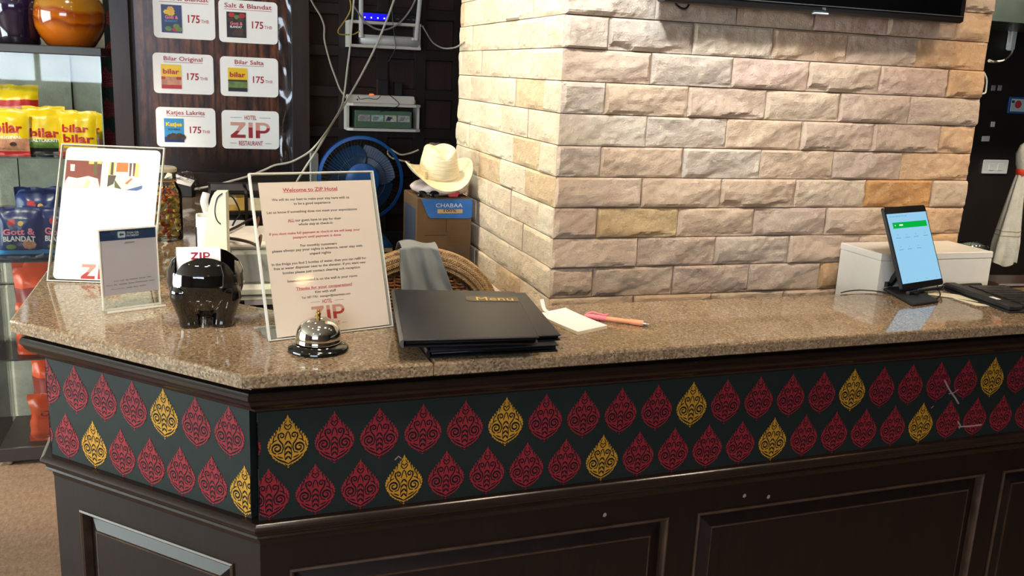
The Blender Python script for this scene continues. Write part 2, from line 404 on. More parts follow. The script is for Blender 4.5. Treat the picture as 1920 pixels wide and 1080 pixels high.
# entrance window behind the viewer (daylight seen in the reflections); unseen side window added for light
def window(name, x0, x1, z0, z1, y, nx):
    f = MB()
    for a, b, c, d in ((x0-.06, x1+.06, z0-.06, z0), (x0-.06, x1+.06, z1, z1+.06), (x0-.06, x0, z0, z1), (x1, x1+.06, z0, z1)): f.box(a, b, y, y+.08, c, d)
    for i in range(1, nx): x = x0+(x1-x0)*i/nx; f.box(x-.025, x+.025, y, y+.07, z0, z1)
    o = struct(f.build(name, m_frame))
    MB().box(x0, x1, y+.01, y+.03, z0, z1).build('pane', m_day, o)
    return o
def added_side_window(name, y0, y1, z0, z1, x, nx):
    f = MB()
    for a, b, c, d in ((y0-.06, y1+.06, z0-.06, z0), (y0-.06, y1+.06, z1, z1+.06), (y0-.06, y0, z0, z1), (y1, y1+.06, z0, z1)): f.box(x, x+.08, a, b, c, d)
    for i in range(1, nx): y = y0+(y1-y0)*i/nx; f.box(x, x+.07, y-.025, y+.025, z0, z1)
    o = struct(f.build(name, m_frame)); MB().box(x+.01, x+.03, y0, y1, z0, z1).build('pane', m_sidefill, o)
added_side_window('side_fill_window', .2, 3.5, .3, 2.5, -5.0, 3)  # unseen window, added to light the counter's left face
window('window_1', -3.5, -.7, 1.25, 2.5, -3.6, 3)
# stone cladding wall at far left, behind the glass cabinet: courses of large blocks
ws = struct(MB().box(-5, -.30, 4.06, 4.16, 0, CEIL).build('wall_left_back', m_brick_core))
random.seed(4)
for r in range(9):
    z0 = r*.31; x = -1.75 - (.21 if r % 2 else 0)
    while x < -.31:
        x1 = min(x+.42, -.30)
        if x1-x > .03:
            d = random.uniform(.0, .012)
            MB().box(x+.003, x1-.003, 4.03-d, 4.062, z0+.003, min(z0+.307, CEIL), bev=.008).build('stone_block', m_gstone, ws)
        x += .42
for o in [ws]: pass
# ceiling lamps, the added ones among them
for i, (x, y, e, c, tg, cone) in enumerate(DOWN):
    t = thing('unseen_ceiling_downlight', 'unseen small round recessed ceiling downlight, one of a partly added set', 'ceiling light', (x, y, CEIL), 0, 'ceiling downlights')
    MB().lathe([(.075, -.001), (.075, -.012), (.055, -.014), (.052, -.004)], 24).build('trim_ring', m_white, t, True)
    MB().lathe([(.048, -.006), (.048, -.009)], 20).build('bulb', m_lamp, t)

# ------------------------------------------------------------------ stone pillar
KS = 1.1104
PX0, PX1, PY, PY1 = .62*KS, 1.588*KS, 1.603*KS, 2.333*KS
ZR = lambda k: 1.0665 + .06507*k          # joint heights; course k between ZR(k) and ZR(k+1)
def stone_mesh(L, H, seed, bulge, nx, nz):
    rnd = random.Random(seed); g = .0009
    pl = [(rnd.uniform(.30, 1.05), rnd.uniform(-1, 1)*9, rnd.uniform(-1, 1)*20, rnd.uniform(0, L), rnd.uniform(0, H)) for _ in range(8)]
    rt, rb, rl, rr = rnd.uniform(.003, .008), rnd.uniform(.004, .009), rnd.uniform(.002, .009), rnd.uniform(.002, .009)
    off = Vector((seed*7.3, seed*3.1, 1.7))
    vs = []
    for j in range(nz+1):
        for i in range(nx+1):
            x = g + (L-2*g)*i/nx; z = g + (H-2*g)*j/nz
            h = min(1.0, min(a + b*(x-cx) + c*(z-cz) for a, b, c, cx, cz in pl)*.75+.42)
            wob = .004*noise.noise(Vector((x*40, z*40, 2))+off); wb = .017*noise.noise(Vector((x*17, 3, 2))+off)+.006*noise.noise(Vector((x*60, 7, 2))+off)
            e = min((x+wob)/rl, (L-x+wob)/rr, (z-max(0, wb))/rb, (H-z+wob)/rt, 1)
            e = max(0, e)
            h = max(.12, h) + .22*noise.noise(Vector((x*24, z*34, 0))+off) + .15*noise.noise(Vector((x*70, z*80, 5))+off)
            d = bulge*max(0.02, h)*e if 0 < i < nx and 0 < j < nz else 0
            vs.append((x, -d, z))
    W = nx+1
    mb = MB(); mb.add(vs, [(j*W+i, j*W+i+1, (j+1)*W+i+1, (j+1)*W+i) for j in range(nz) for i in range(nx)])
    mb.add([(g, 0, g), (L-g, 0, g), (L-g, 0, H-g), (g, 0, H-g), (g, .02, g), (L-g, .02, g), (L-g, .02, H-g), (g, .02, H-g)], [(4, 5, 1, 0), (5, 6, 2, 1), (6, 7, 3, 2), (7, 4, 0, 3)])
    return mb.mesh('stone_block', m_stone)
pil = struct(MB().box(PX0+.015, PX1-.004, PY+.015, PY1-.002, .0, CEIL).build('wall_pillar', m_brick_core))
_sm = {}
def smesh(L, H, bulge, var):
    key = (round(L, 3), round(H, 3), bulge, var)
    if key not in _sm:
        _sm[key] = stone_mesh(L, H, hash(key) % 997 if False else int(L*1000)+var*37+int(bulge*9000), bulge, max(6, int(L/.0046)), max(5, int(H/.0046)))
    return _sm[key]
TONES = [(194, 168, 144), (198, 174, 150), (190, 164, 142), (196, 166, 148), (190, 170, 150), (200, 176, 150), (194, 166, 138), (186, 162, 142)]
GREYS = [(194, 176, 156), (198, 180, 158), (188, 170, 152)]
def tone(face, k, x):
    rnd = random.Random(int(k*131+x*977+(0 if face == 'f' else 50021)))
    c = rnd.choice(TONES)
    if face == 'f':
        if x < 1.05 and k > 3 and rnd.random() < .6: c = rnd.choice(GREYS)  # upper-left greys put part of the cool light into the block colour
        if x > 1.5 and rnd.random() < .5: c = rnd.choice([(206, 166, 120), (204, 166, 128), (200, 158, 116)])  # warmer right-hand picks partly carry the warm light in their colour
        if (k == 3 and 1.45 < x < 1.5): c = (196, 142, 84)
        if (k == 2 and .77 < x < .83): c = (194, 164, 118)
        if (k == 0 and 1.33 < x < 1.42): c = (186, 146, 100)
    else:
        c = rnd.choice([(208, 190, 164), (212, 196, 168), (202, 184, 158), (206, 186, 160), (210, 196, 172)])
        if rnd.random() < .12: c = (194, 166, 130)
    return lin(c)
cnt = 0
for k in range(-9, 14):
    z0 = ZR(k); H = .06507
    odd = k % 2 == 0          # courses whose first block is a half block
    # front face
    x = PX0 if k > -3 else PX1; first = True
    while x < PX1-.005:
        L = .0983 if (first and odd) else (.1988 if first else .1932)
        first = False
        if PX1-(x+L) < .03: L = PX1-x
        L = min(L, PX1-x); cnt += 1
        o = put('stone_block', smesh(L, H, .0135, (cnt*7) % 9), pil, (x, PY+.0012*((cnt*5) % 4), z0)); o.color = tone('f', k, x); x += L
    y = PY+.004; first = True
    while y < PY1-.005:
        L = .0966 if (first and odd) else .1932
        first = False
        if PY1-(y+L) < .03: L = PY1-y
        L = min(L, PY1-y); cnt += 1
        me = smesh(L, H, .007, (cnt*5) % 6)
        o = put('stone_block', me, pil, (PX0+.0008*((cnt*5) % 4), y+L, z0)); o.rotation_euler = (0, 0, -math.pi/2); o.color = tone('l', k, y); y += L
# ------------------------------------------------------------------ reception counter
TOP = 1.10
SL = .030                                   # the long front runs at a slight angle to the pillar
def front_y(x, s=0): return 1.283 + SL*(x-.042) + s
XR = 2.5
def corner_pts(s):
    """outline of the counter front set back by s: wing rear, left corner, front corner, right end"""
    a = Vector((-.316+s, 3.20)); b = Vector((-.316+s, 1.639+.414*s)); c = Vector((.042+.414*s, 1.283+s)); d = Vector((XR, front_y(XR, s)))
    # keep b and c on the 45 degree face
    k = c.x+c.y; b = Vector((b.x, k-b.x)); return [a, b, c, d]
def sweep(mb, prof, mi=0):
    for i in range(3):
        rs = []
        for s, z in prof:
            p = corner_pts(s); rs.append([(p[i].x, p[i].y, z), (p[i+1].x, p[i+1].y, z)])
        v = [q for r in rs for q in r]
        mb.add(v, [(2*k, 2*k+1, 2*k+3, 2*k+2) for k in range(len(rs)-1)], mi)
counter = thing('reception_counter', 'dark wooden reception counter with flame patterned band and raised panels', 'counter', (0, 0, 0))
mb = MB(); sweep(mb, [(.024, 1.0775), (.024, 1.069), (.014, 1.067), (.0105, 1.062), (.0105, 1.057), (.015, 1.0525), (.017, 1.048), (.024, 1.040), (.034, 1.035), (.036, 1.031), (.043, 1.029), (.0465, 1.0245), (.060, 1.0245)])
mb.build('crown_molding', m_woodh, counter, True, 30)
mb = MB(); sweep(mb, [(.060, .851), (.034, .8505), (.030, .848), (.0265, .843), (.028, .838), (.034, .834), (.036, .829), (.034, .826), (.0385, .822), (.044, .818), (.046, .81), (.060, .81)])
mb.build('belt_molding', m_woodh, counter, True, 30)
mb = MB(); sweep(mb, [(.060, .14), (.040, .139), (.034, .13), (.034, .02), (.034, .0)])
mb.build('plinth', m_woodh, counter, True, 30)
# carcass behind the panels
mb = MB(); o4 = corner_pts(.072); inn = [Vector((-.03, 3.20)), Vector((-.03, 1.74)), Vector((.12, 1.58)), Vector((XR, front_y(XR, .29)))]
pts = [(p.x, p.y) for p in o4]+[(p.x, p.y) for p in reversed(inn)]
mb.prism(pts, .002, 1.0775).build('carcass', m_wood, counter)
MB().box(1.30, 2.1, 1.625, 1.775, .955, .975, bev=.003).build('inner_shelf', m_wood, counter)
# local frames of the two visible faces
def face(s, which):
    p = corner_pts(s)
    if which == 'f': o, u = p[2], (p[3]-p[2]).normalized()
    else: o, u = p[2], (p[1]-p[2]).normalized()
    nrm = Vector((u.y, -u.x)) if which == 'f' else Vector((-u.y, u.x))
    L = (p[3]-p[2]).length if which == 'f' else (p[1]-p[2]).length
    return o, u, nrm, L
def FF(which, s=.045):
    o, u, nrm, L = face(s, which)
    return lambda a, z, d=0: (o.x+u.x*a+nrm.x*d, o.y+u.y*a+nrm.y*d, z)
def fbox(mb, F, a0, a1, z0, z1, d0, d1, mi=0):
    v = [F(a0, z0, d0), F(a1, z0, d0), F(a1, z1, d0), F(a0, z1, d0), F(a0, z0, d1), F(a1, z0, d1), F(a1, z1, d1), F(a0, z1, d1)]
    mb.add(v, [(3, 2, 1, 0), (4, 5, 6, 7), (0, 1, 5, 4), (1, 2, 6, 5), (2, 3, 7, 6), (3, 0, 4, 7)], mi)
def frect(F, a0, a1, z0, z1, d): return [F(a0, z0, d), F(a1, z0, d), F(a1, z1, d), F(a0, z1, d)]
# patterned boards with flame motifs
LF = face(.045, 'f')[3]; LL = face(.045, 'l')[3]
bands = {}
for wh, a0, a1 in (('f', .0, LF), ('l', .0155, LL-.001)):
    F = FF(wh); mb = MB()
    fbox(mb, F, a0, a1, .8505, 1.026, -.014, 0)
    bands[wh] = mb.build('patterned_board', m_panel, counter)
HALF = [(0, 0), (.045, .050), (.062, .046), (.095, .075), (.115, .070), (.125, .098), (.175, .100), (.185, .122), (.240, .125), (.255, .155), (.310, .165), (.318, .195), (.368, .205), (.372, .238), (.415, .255), (.412, .285), (.455, .310), (.445, .335), (.482, .365), (.466, .385), (.500, .425), (.476, .438), (.494, .480), (.464, .488), (.470, .535), (.432, .530), (.430, .590), (.388, .572), (.385, .640), (.340, .615), (.330, .690), (.288, .660), (.276, .735), (.232, .710), (.218, .785), (.178, .765), (.160, .838), (.125, .815), (.108, .885), (.078, .866), (.062, .925), (.040, .918), (0, 1)]
def motif_mesh(col, u_sign, lo=-1, hi=1):
    W_, H_ = .0615, .0865
    F = lambda x, y: (u_sign*x*W_, 0, (y-.47)*H_)
    F2 = lambda x, y: (u_sign*x*W_, -.00018, (y-.47)*H_)
    out = HALF+[(-x, y) for x, y in reversed(HALF[1:-1])]
    if lo > -1 or hi < 1:      # board edge cuts the motif
        out2 = []
        n = len(out)
        for i in range(n):
            p, q = out[i], out[(i+1) % n]
            for c, sg in ((lo, 1), (hi, -1)): pass
            out2.append((min(max(p[0], lo), hi), p[1]))
        out = out2
    mb = MB()
    poly(mb, out, F, 0)
    def line(pts, w=.026):
        w *= 1.25
        pts = [(min(max(x, lo), hi), y) for x, y in pts]
        ribbon(mb, pts, lambda t: w*(.55+.45*math.sin(math.pi*min(1, t*1.1))), F2, 1)
    def spiral(cx, cy, r, turns, a0, d, k=20):
        return [(cx+d*r*(1-.78*i/k)*math.cos(a0+turns*2*math.pi*i/k), (cy+r*.74*(1-.78*i/k)*math.sin(a0+turns*2*math.pi*i/k))) for i in range(k+1)]
    for d in (1, -1):
        L_ = lambda pts, w=.026: line([(d*x, y) for x, y in pts], w)
        line(spiral(d*.265, .385, .135, 1.55, math.radians(-80), d, 26), .034)
        line(spiral(d*.150, .615, .085, 1.35, math.radians(-50), d, 18), .026)
        L_([(.245, .285), (.15, .30), (.115, .38), (.13, .455), (.20, .525), (.245, .59), (.235, .665)], .028)
        L_([(.40, .47), (.33, .525), (.255, .545)], .022)
        L_([(.075, .535), (.055, .60), (.03, .66), (.0, .69)], .026)
        for y in (.17, .265, .36, .455): L_([(.0, y+.055), (.035, y+.03), (.075, y-.01)], .034)
        L_([(.075, .16), (.085, .25), (.075, .35), (.085, .45)], .02)
        L_([(.0, .085), (.075, .118), (.17, .150), (.26, .190), (.35, .255)], .028)
        L_([(.12, .195), (.19, .215), (.26, .24)], .024)
        L_([(.0, .035), (.045, .055), (.085, .085)], .02)
        L_([(.0, .715), (.055, .745), (.085, .785), (.06, .815), (.022, .805), (.0, .775)], .024)
        L_([(.10, .82), (.055, .86), (.03, .905)], .018)
        L_([(.365, .50), (.345, .575), (.315, .64)], .024); L_([(.30, .60), (.285, .66), (.26, .71)], .022); L_([(.20, .70), (.185, .76), (.16, .81)], .02)
        L_([(.46, .37), (.43, .43), (.415, .50)], .02); L_([(.45, .30), (.425, .27), (.38, .255)], .018)
    return mb.mesh('flame_motif', [col, m_motl])
def put_motifs(wh, row, z, first, pitch, n, goldfn):
    F = FF(wh); o, u, nrm, L = face(.045, wh)
    ang = math.atan2(u.y, u.x) if wh == 'f' else math.atan2(-u.y, -u.x)
    sg = 1 if wh == 'f' else -1
    for k in range(n):
        a = first+pitch*k
        lo, hi = -1, 1
        a0 = 0.0 if wh == 'f' else .0155; a1 = LF if wh == 'f' else LL-.001
        if a < a0-.028 or a > a1+.028: continue
        if a-.0315 < a0: lo = (a0-a)/.0625
        if a+.0315 > a1: hi = (a1-a)/.0625
        if wh == 'l': lo, hi = (lo, hi)
        g = goldfn(k)
        key = (g, sg, round(lo, 2), round(hi, 2))
        if key not in _mm: _mm[key] = motif_mesh(m_moty if g else m_motr, sg, lo, hi)
        ob = put('flame_motif', _mm[key], bands[wh], F(a, z, .0005)); ob.rotation_euler = (0, 0, ang)
_mm = {}
put_motifs('f', 0, .9735, .044-.0698, .0698, 30, lambda k: (k-1) % 5 == 0)
put_motifs('f', 1, .8905, .0845-.0698, .0698, 30, lambda k: (k-3) % 5 == 0)
put_motifs('l', 0, .9805, .0555, .0682, 8, lambda k: k == 2 or k == 2)
put_motifs('l', 1, .8905, .0270, .0664, 8, lambda k: k in (0, 5))
# scuffs on the patterned board at the right
def scuff(F, pts, w, m=None):
    mb = MB(); ribbon(mb, pts, w, lambda a, z: F(a, z, .0009)); return mb.build('scuff_mark', m or m_scuff, bands['f'])
m_scuff = M('scraped_plaster', (158, 132, 126), .9)
Ff = FF('f')
def fpx(px, py): 
    o, u, nrm, L = face(.045, 'f'); p = at_p(px, py, (o.x, o.y, 0), Vector((nrm.x, nrm.y, 0))); return ((p.x-o.x)*u.x+(p.y-o.y)*u.y, p.z)
for pts, w in (([(1770, 712), (1775, 722), (1781, 733), (1790, 745), (1797, 757)], .0035), ([(1778, 738), (1788, 736), (1796, 730)], .0022), ([(1796, 800), (1815, 799), (1840, 796)], .003), ([(1795, 790), (1800, 797), (1798, 803)], .003), ([(1745, 765), (1750, 761)], .002), ([(740, 862), (747, 855), (752, 859)], .002)):
    scuff(Ff, [fpx(*p) for p in pts], w)
# frame-and-panel body below the belt
def panels(wh, rects, aend):
    F = FF(wh, .046)
    z0, z1 = .16, .762
    zb, zt = .13, .815
    mb = MB()
    cuts = [0]+[v for r in rects for v in r]+[aend]
    for i in range(0, len(cuts), 2):
        fbox(mb, F, cuts[i], cuts[i+1], zb, zt, -.026, 0)
    for a, b in rects:
        fbox(mb, F, a, b, z1, zt, -.026, 0); fbox(mb, F, a, b, zb, z0, -.026, 0)
    mb.build('stile_and_rail_frame', m_wood, counter)
    for a, b in rects:
        q = MB()
        def rg(i, d): return frect(F, a+i, b-i, z0+i, z1-i, d)
        # bolection bead, recess, bevel and raised field
        q.rings([rg(0, -.001), rg(.0, .003), rg(.003, .0045), rg(.006, .002), rg(.008, -.013)], 0, False, False)
        ob = q.build('panel_bead', m_worn, counter)
        q = MB(); q.rings([rg(.007, -.0135), rg(.010, -.0135), rg(.033, -.004)], 0, False, False); q.rings([rg(.033, -.004), rg(.0335, -.0012), rg(.036, -.0012)], 1, False, False); q.rings([rg(.036, -.0012), rg(.0365, -.0016)], 0, False, True)
        q.build('raised_panel', [m_wood, m_worn], counter)
panels('f', [(.044, .716), (.776, 1.464), (1.516, 2.2)], face(.046, 'f')[3])
panels('l', [(.055, .405)], face(.046, 'l')[3])
# little plaster chips on the body
for px, py in ((1134, 966), (1441, 932), (1396, 930)):
    a, z = fpx(px, py); MB().add([FF('f', .046)(a+dx*.004, z+dz*.004, .0006) for dx, dz in ((-1, -.6), (0, -1), (.9, -.2), (.6, .9), (-.3, 1.1), (-.8, .4))], [(0, 1, 2, 3, 4, 5)]).build('paint_chip', m_scuff, counter)
# --- granite worktop in two slabs
wt = thing('granite_countertop', 'polished brown speckled granite countertop along the reception counter', 'countertop', (0, 0, TOP))
SEAM = .318
def top_slab(pts, name):
    mb = MB(); e = .004
    def inset(d):
        n = len(pts); out = []
        for i in range(n):
            p0, p1, p2 = Vector(pts[i-1]), Vector(pts[i]), Vector(pts[(i+1) % n])
            n1 = Vector((-(p1-p0).y, (p1-p0).x)).normalized(); n2 = Vector((-(p2-p1).y, (p2-p1).x)).normalized()
            bis = (n1+n2); bis = bis/max(.3, bis.dot(n1)); out.append(p1+bis*d)
        return out
    a = inset(e); b = inset(e*.35)
    mb.rings([[(p[0], p[1], -.0225) for p in a], [(p[0], p[1], -.0225+e*.6) for p in pts], [(p[0], p[1], -e) for p in pts], [(p.x, p.y, -e*.3) for p in b], [(p.x, p.y, 0) for p in a]])
    return mb.build(name, m_granite, wt)
c = corner_pts(0)
rc = [(.028, 1.295), (.038, 1.2852), (.050, 1.2832)]
top_slab([(c[0].x, c[0].y), (c[1].x, c[1].y)]+rc+[(SEAM-.0006, front_y(SEAM)), (SEAM-.0006, 1.602), (.150, 1.602), (.0, 1.752), (.0, 3.20)], 'granite_slab')
top_slab([(SEAM+.0006, front_y(SEAM)), (XR, front_y(XR)), (XR, 1.606), (SEAM+.0006, 1.603)], 'granite_slab')
# ------------------------------------------------------------------ lattice wall behind
lat = struct(MB().box(.30, 1.75, YB-.03, YB-.001, .02, 2.7).build('trim_1', m_wood2))
YL = YB-.03
def bx(px): return at_y(px, 100, YL-.03).x
def bz(py): return at_y(720, py, YL-.03).z
xs = [bx(645), bx(717), bx(788), bx(860)]; dxx = (xs[3]-xs[0])/3; xs = [xs[0]-dxx]+xs+[xs[3]+dxx*i for i in (1, 2, 3, 4)]
zs = [bz(22), bz(97), bz(171), bz(249)]; dz = (zs[0]-zs[3])/3; zs = [zs[0]+dz*2, zs[0]+dz, zs[0]] + [zs[0]-dz*i for i in range(1, 9)]
hw = .021
for x in xs: MB().box(x-hw, x+hw, YL-.034, YL, .02, 2.7, bev=.003).build('lattice_stile', m_wood2, lat)
for z in zs:
    for i in range(len(xs)-1): MB().box(xs[i]+hw, xs[i+1]-hw, YL-.030, YL, z-hw, z+hw, bev=.003).build('lattice_rail', m_wood2, lat)
for i in range(len(xs)-1):
    for j in range(len(zs)-1): MB().box(xs[i]+hw, xs[i+1]-hw, YL-.006, YL, zs[j+1]+hw, zs[j]-hw).build('lattice_panel', m_wood3, lat)
# ------------------------------------------------------------------ partition with the price poster
YP = 3.235
part = thing('wooden_partition', 'dark wooden partition panel at the end of the counter wing', 'partition', (0, YP, 0))
def px_x(px, py=150): return at_y(px, py, YP).x
xl, xl2, xr1, xr2 = px_x(213), px_x(247), px_x(547), px_x(578)
zt_, zb_ = at_y(400, 322, YP).z, at_y(400, 366, YP).z
MB().box(xl, xl2, -.03, .06, 0, CEIL-.02, bev=.004).build('stile', m_woodf, part)
MB().box(xr1, xr2, -.03, .06, 0, CEIL-.02, bev=.004).build('stile', m_woodf, part)
MB().box(xl2, xr1, -.026, .05, zb_, zt_, bev=.004).build('bottom_rail', m_woodf, part)
MB().box(xl2, xr1, .02, .05, zt_, CEIL-.02).build('back_panel', m_dkslab, part)
MB().box(xl2, xr1, -.0, .05, 0, zb_).build('lower_panel', m_darkwall, part)
pos = thing('price_poster', 'plank print poster with white candy price cards behind clear film', 'poster', (0, YP+.016, 0))
pl0, pl1 = px_x(256), px_x(541)
pz0, pz1 = at_y(400, 321, YP+.016).z, 2.05
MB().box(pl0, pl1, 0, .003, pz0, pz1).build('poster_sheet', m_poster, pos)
def crumple(u, v):
    x = pl1-.030+.050*u; z = pz0+(pz1-pz0)*v
    return (x, -.004-.010*u-.008*noise.noise(Vector((u*1.5, v*9, 3)))-.002*math.sin(v*24+u*3), z)
MB().grid(crumple, 6, 60).build('film_sleeve', m_film, pos, True, 180)
def PF(off):
    return lambda x, z: (x, -off, z)
def pp(px, py): q = at_y(px, py, YP+.016); return q.x, q.z
CARDS = [((285, -18), (404, 76), 'Gott & Blandat', 'g'), ((409, -2), (521, 84), 'Salt & Blandat', 's'), ((285.5, 98), (401.5, 178), 'Bilar Original', 'b'), ((412, 105), (522, 183), 'Bilar Salta', 'k'), ((291.5, 200), (405.5, 276.5), 'Katjes Lakrits', 'l'), ((415, 206), (523.5, 280), None, 'z')]
cw = .0; 
def zip_logo(mb, cx, cy, w, F, top='HOTEL', bot='RESTAURANT', mis=(0, 1, 2)):
    """two tone ZIP lettering with rules; material slots: light red, dark red, rule ink"""
    h = w*.40; x0 = cx-w/2; y0 = cy-h/2
    z_ = w*.37; t = h*.21
    # Z
    poly(mb, [(x0, y0), (x0+z_, y0), (x0+z_, y0+t), (x0+z_*.42, y0+t), (x0+z_*.62, y0+h*.45), (x0+z_*.36, y0+h*.45), (x0, y0+t*.8)], F, mis[1])
    poly(mb, [(x0+z_*.36, y0+h*.45), (x0+z_*.62, y0+h*.45), (x0+z_, y0+h-t*.8), (x0+z_, y0+h), (x0, y0+h), (x0, y0+h-t), (x0+z_*.58, y0+h-t)], F, mis[0])
    i0 = x0+w*.445; iw = w*.105
    bar(mb, i0, i0+iw, y0, y0+h*.68, F, mis[1]); bar(mb, i0, i0+iw, y0+h*.68, y0+h, F, mis[0])
    p0 = x0+w*.625; bar(mb, p0, p0+iw, y0, y0+h*.5, F, mis[1]); bar(mb, p0, p0+iw, y0+h*.5, y0+h, F, mis[0])
    arc = []
    r1 = h*.345; cxp = p0+w*.20; cyp = y0+h-r1
    for i in range(13): a = math.pi/2-math.pi*i/12; arc.append((cxp+r1*1.15*math.cos(a), cyp+r1*math.sin(a)))
    r2 = r1-t*.82
    inner = [(cxp+r2*1.1*math.cos(math.pi/2-math.pi*i/12), cyp+r2*math.sin(math.pi/2-math.pi*i/12)) for i in range(13)]
    up = [(p0+iw, y0+h)]+arc[:7]; lo = arc[6:]+[(p0+iw, cyp-r1)]
    iu = [(p0+iw, cyp+r2)]+inner[:7]; il = inner[6:]+[(p0+iw, cyp-r2)]
    for A, B, k in ((up, iu, mis[0]), (lo, il, mis[1])):
        for q in range(len(A)-1): mb.add([F(*A[q]), F(*A[q+1]), F(*B[q+1]), F(*B[q])], [(0, 1, 2, 3)], k)
    if top:
        text(mb, top, cx, y0+h+h*.17, h*.27, F, w*.30, mis[1], .01)
        for sgn in (-1, 1): bar(mb, cx+sgn*w*.22-(w*.28 if sgn < 0 else 0), cx+sgn*w*.22+(w*.28 if sgn > 0 else 0), y0+h*1.29, y0+h*1.315, F, mis[2])
    if bot:
        text(mb, bot, cx, y0-h*.48, h*.29, F, w*.60, mis[1], .012)
        for sgn in (-1, 1): bar(mb, cx+sgn*w*.36-(w*.16 if sgn < 0 else 0), cx+sgn*w*.36+(w*.16 if sgn > 0 else 0), y0-h*.35, y0-h*.325, F, mis[2])
for (a, b, title, kd) in CARDS:
    x0, z1 = pp(*a); x1, z0 = pp(*b)
    z1 = z1 if True else z1
    card = MB(); card.prism(rrect(x0, x1, z0, z1, .014), -.0024, 0, 0, 'y')
    cobj = card.build('price_card', m_paperb, pos)
    F = PF(.0030); W = x1-x0; H = z1-z0; X = lambda f: x0+W*f; Z = lambda f: z0+H*f
    if kd == 'z':
        mb = MB(); zip_logo(mb, X(.5), Z(.49), W*.70, F); mb.build('printed_logo', [m_zipl, m_zipd, m_ink], cobj); continue
    mb = MB(); text(mb, title, X(.5), Z(.82), H*.105, F, W*(.80 if '&' in title else .64 if 'Salta' not in title else .5), 0, .012)
    tw = W*(.80 if '&' in title else .64 if 'Salta' not in title else .5); bar(mb, X(.5)-tw/2, X(.5)+tw/2, Z(.775), Z(.785), F)
    text(mb, '175', X(.655), Z(.36), H*.165, F, W*.195, 0, .02); text(mb, 'THB', X(.835), Z(.36), H*.075, F, W*.13, 0)
    mb.build('printed_price', m_crim, cobj)
    th = MB(); bx0, bx1, bz0, bz1 = X(.13), X(.46), Z(.12), Z(.72); F2 = PF(.0034); F3 = PF(.0040)
    Y_ = lambda f: bz0+(bz1-bz0)*f; XX = lambda f: bx0+(bx1-bx0)*f
    mats = [m_bagb, m_bagk, m_yel, m_bagr, m_bagbl, m_candy, m_choc, m_gum, m_paperb, m_pink, m_chip]
    if kd in 'gs':
        bar(th, bx0, bx1, bz0, bz1, F2, 0 if kd == 'g' else 1); text(th, 'Gott &', XX(.5), Y_(.50), H*.07, PF(.0056), W*.21, 9, .03)
        text(th, 'BLANDAT', XX(.48), Y_(.38), H*.05, PF(.0056), W*.2, 4 if kd == 'g' else 8, .02)
        random.seed(3+ord(kd))
        for q in range(9): cx, cy = XX(random.uniform(.12, .88)), Y_(random.choice([random.uniform(.68, .92), random.uniform(.12, .3)])); poly(th, [(cx+.011*math.cos(a*1.05), cy+.008*math.sin(a*1.05)) for a in range(6)], PF(.0040+.00012*q), random.choice([3, 2, 7, 10] if kd == 'g' else [6, 7, 6, 3]))
    elif kd in 'bk':
        bar(th, bx0, bx1, Y_(.5), bz1, F2, 2); bar(th, bx0, bx1, bz0, Y_(.5), F2, 5 if kd == 'b' else 7)
        bar(th, bx0, bx1, bz0, Y_(.16), F3, 3 if kd == 'b' else 1); text(th, 'bilar', XX(.5), Y_(.62), H*.12, F3, W*.27, 3, .03)
        if kd == 'b':
            bar(th, bx0, XX(.2), Y_(.38), Y_(.5), F3, 3); bar(th, XX(.75), bx1, Y_(.38), Y_(.5), F3, 3)
        else: bar(th, bx0, bx1, Y_(.43), Y_(.5), F3, 1)
    else:
        bar(th, bx0, bx1, bz0, bz1, F2, 4); bar(th, bx0, bx1, bz0, Y_(.22), F3, 0); text(th, 'Katjes', XX(.5), Y_(.68), H*.095, F3, W*.27, 2, .04); text(th, 'SALTED HERRINGS', XX(.5), Y_(.5), H*.05, F3, W*.2, 0, .02)
        for q in range(5): cx, cy = XX(.3+.15*q), Y_(.22+.05*(q % 2)); poly(th, [(cx+.012*math.cos(a*.9), cy+.010*math.sin(a*.9)) for a in range(7)], PF(.0042+.00012*q), 6)
    th.build('candy_picture', mats, cobj)
# floral panel strip on the wall, left of the partition
fp = thing('patterned_wall_panel', 'narrow black wall panel with pink flame motifs beside the partition', 'wall panel', (-.315, 3.99, 0))
MB().box(-.045, .12, 0, .03, .0, 2.4).build('board', m_panel, fp)
W_, H_ = .0625, .0865
for k in range(12):
    z = .98+.116*k
    for dx, dzz in ((-.012, 0), (.052, .058)):
        ob = put('flame_motif', motif_cache if False else _mm[(False, 1, -1, 1)], fp, (dx, -.001, z+dzz))
